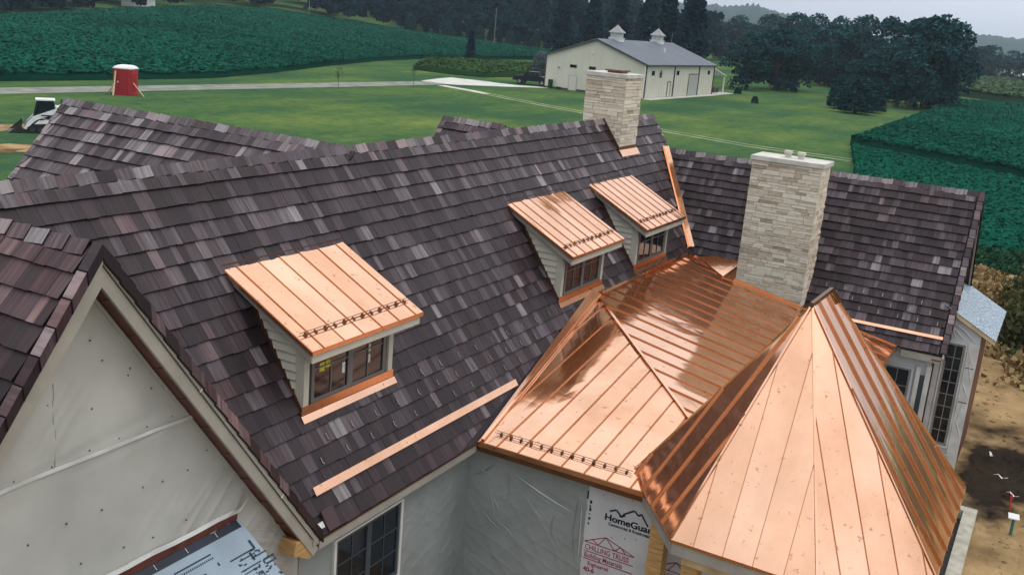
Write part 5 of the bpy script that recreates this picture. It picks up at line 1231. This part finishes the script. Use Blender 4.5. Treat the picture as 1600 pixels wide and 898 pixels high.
for x0, x1, zt in ((8.9, 9.9, 2.15), (17.6, 22.0, 3.2)):
    d = empty('door', parent=BN); bb(x0, x1, -.05, -.022, .05, zt, 'leaf', 'barn_door' if x1-x0 > 2 else 'barn_wall', d)
    for q in ((x0-.12, x0, .05, zt+.12), (x1, x1+.12, .05, zt+.12)): bb(q[0], q[1], -.07, -.022, q[2], q[3], 'frame', 'barn_trim', d)
    bb(x0+.001, x1-.001, -.07, -.022, zt+.001, zt+.12, 'frame', 'barn_trim', d)
T = MB(); T.tube((5.6, -.1, 3.35), (5.6, -.04, 3.35), .42, .42, 6); 
st = MB()
for k in range(5): a = R(90+144*k); b_ = R(90+144*(k+1)); st.bar((5.6+.55*math.cos(a), -.09, 3.3+.55*math.sin(a)), (5.6+.55*math.cos(b_), -.09, 3.3+.55*math.sin(b_)), .05, .08, (0, 1, 0))
st.build('star_ornament', 'barn_trim', BN)
for x in (6.6, 22.6):
    c = empty('cupola', parent=BN); y = bw/2
    bb(x-.85, x+.85, y-.85, y+.85, ba-.35, ba+.28, 'base', 'white_paint', c); bb(x-.95, x+.95, y-.95, y+.95, ba+.281, ba+.36, 'base_moulding', 'white_paint', c)
    bb(x-.72, x+.72, y-.72, y+.72, ba+.361, ba+1.05, 'louvre_box', 'barn_door', c); bb(x-.9, x+.9, y-.9, y+.9, ba+1.051, ba+1.14, 'eave', 'white_paint', c)
    T = MB(); prof = [(.98, 1.142), (.62, 1.45), (.36, 1.78), (.12, 2.05), (.03, 2.2)]
    for (r0, z0), (r1, z1) in zip(prof[:-1], prof[1:]):
        q0 = [(x+sx*r0, y+sy*r0, ba+z0) for sx, sy in ((-1, -1), (1, -1), (1, 1), (-1, 1))]; q1 = [(x+sx*r1, y+sy*r1, ba+z1) for sx, sy in ((-1, -1), (1, -1), (1, 1), (-1, 1))]
        for k in range(4): T.poly([q0[k], q0[(k+1) % 4], q1[(k+1) % 4], q1[k]])
    T.poly(list(reversed([(x+sx*.98, y+sy*.98, ba+1.142) for sx, sy in ((-1, -1), (1, -1), (1, 1), (-1, 1))]))); T.build('bell_roof', 'steel', c)
    T = MB(); T.tube((x, y, ba+2.1), (x, y, ba+3.1), .03, n=5); T.box(x-.3, x+.35, y-.015, y+.015, ba+2.75, ba+2.85); T.build('weathervane', 'dark_steel', c)
MB().tube((15.4, 3.5, 6.1), (15.4, 3.5, 6.75), .12).build('roof_vent', 'white_paint', BN)
MB().tube((28.9, bw/2, ba), (28.9, bw/2, ba+1.6), .04).build('antenna', 'steel', BN)
# lean-to porch on the far end and apron
PO = empty('lean_to', parent=BN)
T = MB(); T.prism([(bl+.36, .3, 4.2), (bl+8, .3, 2.75), (bl+8, bw-.3, 2.75), (bl+.36, bw-.3, 4.2)], (0, 0, .12)); T.build('porch_roof', 'white_paint', PO)
for y in (.6, 5, 10, 14.6): bb(bl+7.6, bl+7.8, y-.1, y+.1, 0, 2.75, 'post', 'white_paint', PO)
bb(bl+.1, bl+8.5, -1.0, bw, .0, .10, 'porch_slab', 'concrete_pale', PO)
bb(-.5, bl, -1.3, -.15, 0, .06, 'apron', 'concrete_pale')
for k, (x, w) in enumerate(((bl+2, 1.1), (bl+4.2, 1.4), (bl+6, .8))): bb(x, x+w, 1.0, 2.0, .1, .75+.2*(k == 1), 'stored_crate', 'barn_trim', PO)

# ------------------------------------------------------------------ portable toilet
PT = empty('portable_toilet', (53.6, 65.6, 0), R(25)); PT.scale = (1.25, 1.25, 1.07); tag(PT, 'red portable toilet with white domed roof braced by planks on the lawn', 'toilet')
T = MB(); T.prism([(-.58, -.6, .12), (.58, -.6, .12), (.58, .6, .12), (-.58, .6, .12)], (0, 0, 1.98)); T.build('cabin', 'red_plastic', PT)
MB().box(-.62, .62, -.64, .64, 0, .119).build('skid_base', 'red_dark', PT)
MB().box(-.615, -.582, -.42, .42, .18, 1.98).build('door', 'red_dark', PT)
MB().box(-.64, -.616, .25, .33, 1.0, 1.12).build('handle', 'white_plastic', PT)
for s_ in (-.6, .6): MB().box(-.6, -.5, s_-.04, s_+.04, .13, 2.1).build('corner_post', 'red_dark', PT)
for k in range(4): MB().box(-.3+k*.17, -.22+k*.17, -.612, -.601, .3, 1.7).build('wall_rib', 'red_dark', PT)
MB().box(-.64, .64, -.66, .66, 2.101, 2.16).build('roof_rim', 'white_plastic', PT)
T = MB(); prof = [(.63, 2.161), (.55, 2.28), (.36, 2.38), (.0, 2.42)]
for (r0, z0), (r1, z1) in zip(prof[:-1], prof[1:]):
    q0 = [(sx*r0, sy*r0, z0) for sx, sy in ((-1, -1), (1, -1), (1, 1), (-1, 1))]; q1 = [(sx*r1, sy*r1, z1) for sx, sy in ((-1, -1), (1, -1), (1, 1), (-1, 1))]
    for k in range(4): T.poly([q0[k], q0[(k+1) % 4], q1[(k+1) % 4], q1[k]] if r1 > 0 else [q0[k], q0[(k+1) % 4], q1[k]])
T.build('dome_roof', 'white_plastic', PT)
for a, b in (((-.2, -1.35, .0), (-.2, -.61, 1.0)), ((-1.25, .35, .0), (-.6, .45, 1.9)), ((.2, 1.3, 0), (.2, .61, 1.7)), ((.3, 1.5, 0), (.3, .61, 1.2)), ((1.1, -.2, 0), (.58, -.2, .8))): MB().bar(a, b, .10, .05).build('brace', 'lumber_pale', PT)

# ------------------------------------------------------------------ skid loader (bucket towards local -x)
SK = empty('skid_loader', (32.9, 48.8, 0), R(-36)); tag(SK, 'white compact track loader with dark bucket parked behind the roof', 'loader')
for s_ in (-1, 1):
    y0, y1 = (.55, .95) if s_ > 0 else (-.95, -.55); T = MB()
    T.prism([(-1.0, y0, .12), (-.75, y0, 0), (.85, y0, 0), (1.1, y0, .15), (1.05, y0, .5), (.6, y0, .62), (-.7, y0, .55), (-1.02, y0, .35)], (0, y1-y0, 0)); tk = T.build('track', 'rubber', SK)
    for xw in (-.7, -.25, .2, .65): MB().tube((xw, y0-.01, .22), (xw, y1+.01, .22), .16, n=12).build('roller', 'dark_steel', tk)
    T = MB(); T.prism([(1.30, y0, 1.25), (1.28, y0, 1.62), (1.0, y0, 1.66), (-.62, y0, 1.02), (-1.0, y0, .62), (-1.18, y0, .28), (-1.02, y0, .24), (-.74, y0, .58), (-.45, y0, .82), (.95, y0, 1.36)], (0, .16, 0)); T.build('lift_arm', 'white_plastic', SK)
    MB().tube((.3, y0+.08, .75), (-.5, y0+.08, 1.05), .05, n=8).build('hydraulic_ram', 'steel', SK)
    MB().prism([(.9, y0, .55), (1.25, y0, .6), (1.25, y0, 1.15), (.9, y0, 1.15)], (0, .16, 0)).build('arm_tower', 'white_plastic', SK)
MB().prism([(-.75, -.53, .3), (1.2, -.53, .35), (1.25, -.53, 1.1), (.6, -.53, 1.2), (-.55, -.53, .85), (-.85, -.53, .7)], (0, 1.06, 0)).build('body', 'dark_steel', SK)
MB().prism([(-.62, -.50, .9), (.58, -.50, 1.15), (.52, -.50, 1.92), (-.35, -.50, 1.95)], (0, 1.0, 0)).build('cab', 'glass', SK)
MB().box(-.48, .62, -.53, .53, 1.951, 2.03).build('cab_roof', 'white_plastic', SK)
for y in (-.51, .47):
    for a, b in (((-.62, .9), (-.36, 1.95)), ((.58, 1.1), (.52, 1.95)), ((.05, 1.0), (.05, 1.95))): MB().bar((a[0], y+.02, a[1]), (b[0], y+.02, b[1]), .05, .06).build('cab_post', 'black_paint', SK)
BU = MB(); pf = [(-1.2, .75), (-1.35, .3), (-1.25, .04), (-2.05, .02)]
for (x0, z0), (x1, z1) in zip(pf[:-1], pf[1:]): BU.prism([(x0, -.98, z0), (x1, -.98, z1), (x1+.02, -.98, z1+.035), (x0-.035, -.98, z0+.01)], (0, 1.96, 0))
for y in (-.98, .95): BU.prism([(-1.2, y, .75), (-1.35, y, .3), (-1.25, y, .04), (-2.05, y, .03), (-1.9, y, .12)], (0, .03, 0))
BU.build('bucket', 'dark_steel', SK)
MB().prism([(.62, -.52, .7), (1.35, -.52, .7), (1.32, -.52, 1.5), (.62, -.52, 1.62)], (0, 1.04, 0)).build('engine_cover', 'white_plastic', SK)
MB().prism([(-.6, -.97, .56), (.9, -.97, .64), (.9, -.97, .92), (-.35, -.97, .78)], (0, .04, 0)).build('side_plate', 'white_plastic', SK)
MB().tube((1.0, .3, 1.72), (1.0, .3, 2.0), .05).build('exhaust', 'dark_steel', SK)
MB().box(-.2, .3, -.965, -.952, 1.06, 1.14).build('arm_stripe', 'black_paint', SK)

# ------------------------------------------------------------------ dark pickup by the barn (front towards local +x)
CA = empty('pickup_truck', (125.7, 63.9, .04), R(98)); tag(CA, 'dark pickup parked on the pale pad beside the barn', 'pickup')
T = MB(); T.prism([(-2.75, -.95, .55), (2.7, -.95, .50), (2.82, -.95, .85), (2.7, -.95, 1.15), (1.35, -.95, 1.28), (.75, -.95, 1.30), (-2.75, -.95, 1.25)], (0, 1.9, 0)); T.build('body', 'car_paint', CA)
T = MB(); T.prism([(-1.1, -.86, 1.28), (1.25, -.86, 1.28), (.55, -.82, 1.88), (-.95, -.82, 1.90)], (0, 1.70, 0)); T.build('cab', 'car_paint', CA)
for y in (-.872, .85): MB().prism([(-.95, y, 1.34), (1.0, y, 1.34), (.5, y, 1.80), (-.85, y, 1.82)], (0, .02, 0)).build('side_glass', 'glass', CA)
MB().obox((1.29, -.76, 1.31), (-.66, 0, .54), (0, 1.52, 0), (.02, 0, .02)).build('windscreen', 'glass', CA)
for xw in (-1.75, 1.75):
    for y in (-.99, .75):
        w = MB().tube((xw, y, .40), (xw, y+.24, .40), .40, n=18).build('wheel', 'rubber', CA); MB().tube((xw, y-.01, .40), (xw, y+.25, .40), .24, n=12).build('rim', 'steel', w)
MB().box(2.70, 2.88, -.92, .92, .5, .68).build('bumper', 'dark_steel', CA)
for y in (-.88, .58): MB().box(2.74, 2.80, y, y+.3, .86, 1.02).build('headlight', 'white_plastic', CA)
MB().box(-2.4, -2.0, -.9, .9, 1.251, 1.50).build('toolbox', 'steel', CA)

# ------------------------------------------------------------------ poles, far buildings, site odds and ends
def pole(x, y, H, lab):
    p = empty('utility_pole', (x, y, h(x, y))); MB().tube((0, 0, 0), (0, 0, H), .17, .11, 8).build('shaft', 'window_grey', p); MB().box(-.06, .06, -1.1, 1.1, H-.9, H-.78).build('crossarm', 'bark', p); tag(p, lab, 'pole')
pole(256.0, 146.5, 11.0, 'pale utility pole in front of the wood left of the barn')
pole(243.0, 205.0, 8.0, 'pale utility pole at the far field edge above the bean field')
def hut(x, y, w, d, e_, rz, lab, nm='farm_building', rm='barn_roof'):
    b = empty(nm, (x, y, h(x, y)), rz); T = MB(); T.prism([(-w/2, -d/2, -1), (-w/2, d/2, -1), (-w/2, d/2, e_), (-w/2, 0, e_+d*.3), (-w/2, -d/2, e_)], (w, 0, 0)); T.build('walls', 'white_paint', b)
    for s_ in (-1, 1): T = MB(); T.prism([(-w/2-.3, s_*(d/2+.3), e_-.05), (w/2+.3, s_*(d/2+.3), e_-.05), (w/2+.3, 0, e_+d*.3+.05), (-w/2-.3, 0, e_+d*.3+.05)], (0, 0, .12)); T.build('roof', rm, b)
    for k in (-1, 1): MB().box(-w/2-.05, -w/2-.01, k*d*.2-.5, k*d*.2+.5, e_*.35, e_*.75).build('window', 'glass', b)
    MB().box(-w/2-.05, -w/2-.012, -.5, .5, 0, 2.0).build('door', 'barn_door', b)
    tag(b, lab, 'building')
hut(203, 234, 9, 6, 2.0, R(-40), 'low white farm building among trees at the far field edge')
hut(547, 33.5, 8, 6, 3.0, R(20), 'tiny white house gable by the far trees on the right'); hut(541, 38, 5, 4, 2.6, R(80), 'tiny white shed beside the far white house on the right', 'far_shed')
hut(556, 26, 12, 5, 2.0, R(80), 'long low white roofed shed right of the far white house', 'far_shed', 'white_paint')
T = MB(); T.bar((13.75, -7.36, 0), (13.70, -7.32, .44), .025, .025); T.bar((13.72, -7.34, .42), (13.78, -7.37, .28), .022, .01); tag(T.build('marker_stake', mat('stake_red', (.45, .05, .03), .6)), 'thin red marker stake standing in the dirt', 'stake')
s_ = empty('utility_marker', (12.5, -7.45, .05)); T = MB(); T.tube((0, 0, 0), (0, 0, .38), .03, n=8); T.build('tube', mat('green_plastic', (.03, .16, .12), .5), s_); T = MB(); T.obox((-.10, -.10, .38), (.2, .02, .03), (-.02, .2, .0), (0, 0, .02)); T.build('cap_plate', 'white_plastic', s_); tag(s_, 'green pipe stub with white plate on the dirt', 'pipe')
for k, (x, y, a, lab) in enumerate(((16.6, -6.75, .4, 'white plastic scrap on the mud nearest the bay'), (15.3, -7.05, 1.2, 'white plastic scrap in the middle of the mud patch'), (14.4, -7.35, .9, 'white plastic scrap at the near edge of the mud'))):
    T = MB(); c = Vector((x, y, .16)); pr = [c+Vector((math.cos(a)*t*.16, math.sin(a)*t*.16, .03*math.sin(t*5))) for t in (-1, -.3, .4, 1)]; sv = Vector((-math.sin(a), math.cos(a), 0))*.035
    for p, q in zip(pr[:-1], pr[1:]): T.poly([p-sv, q-sv*.6, q+sv*.8+Vector((0, 0, .02)), p+sv])
    tag(T.build('plastic_scrap', 'paper'), lab, 'scrap', 'plastic scraps on the mud')
# ------------------------------------------------------------------ damp air
USE_HAZE = True
if USE_HAZE:
    T = MB(); T.box(-700, 2600, -900, 1500, -3.5, 75); hz = T.build('haze', MATS['paper']); hm = bpy.data.materials.new('haze'); hm.use_nodes = True; n_ = hm.node_tree.nodes; n_.remove(n_['Principled BSDF'])
    pv = n_.new('ShaderNodeVolumePrincipled'); pv.inputs['Color'].default_value = (.72, .88, 1.0, 1); pv.inputs['Density'].default_value = .00018; pv.inputs['Anisotropy'].default_value = .2
    hm.node_tree.links.new(pv.outputs[0], n_['Material Output'].inputs['Volume']); hz.data.materials.clear(); hz.data.materials.append(hm)
    tag(hz, 'thin pale summer haze over the fields', 'haze', kind='stuff')
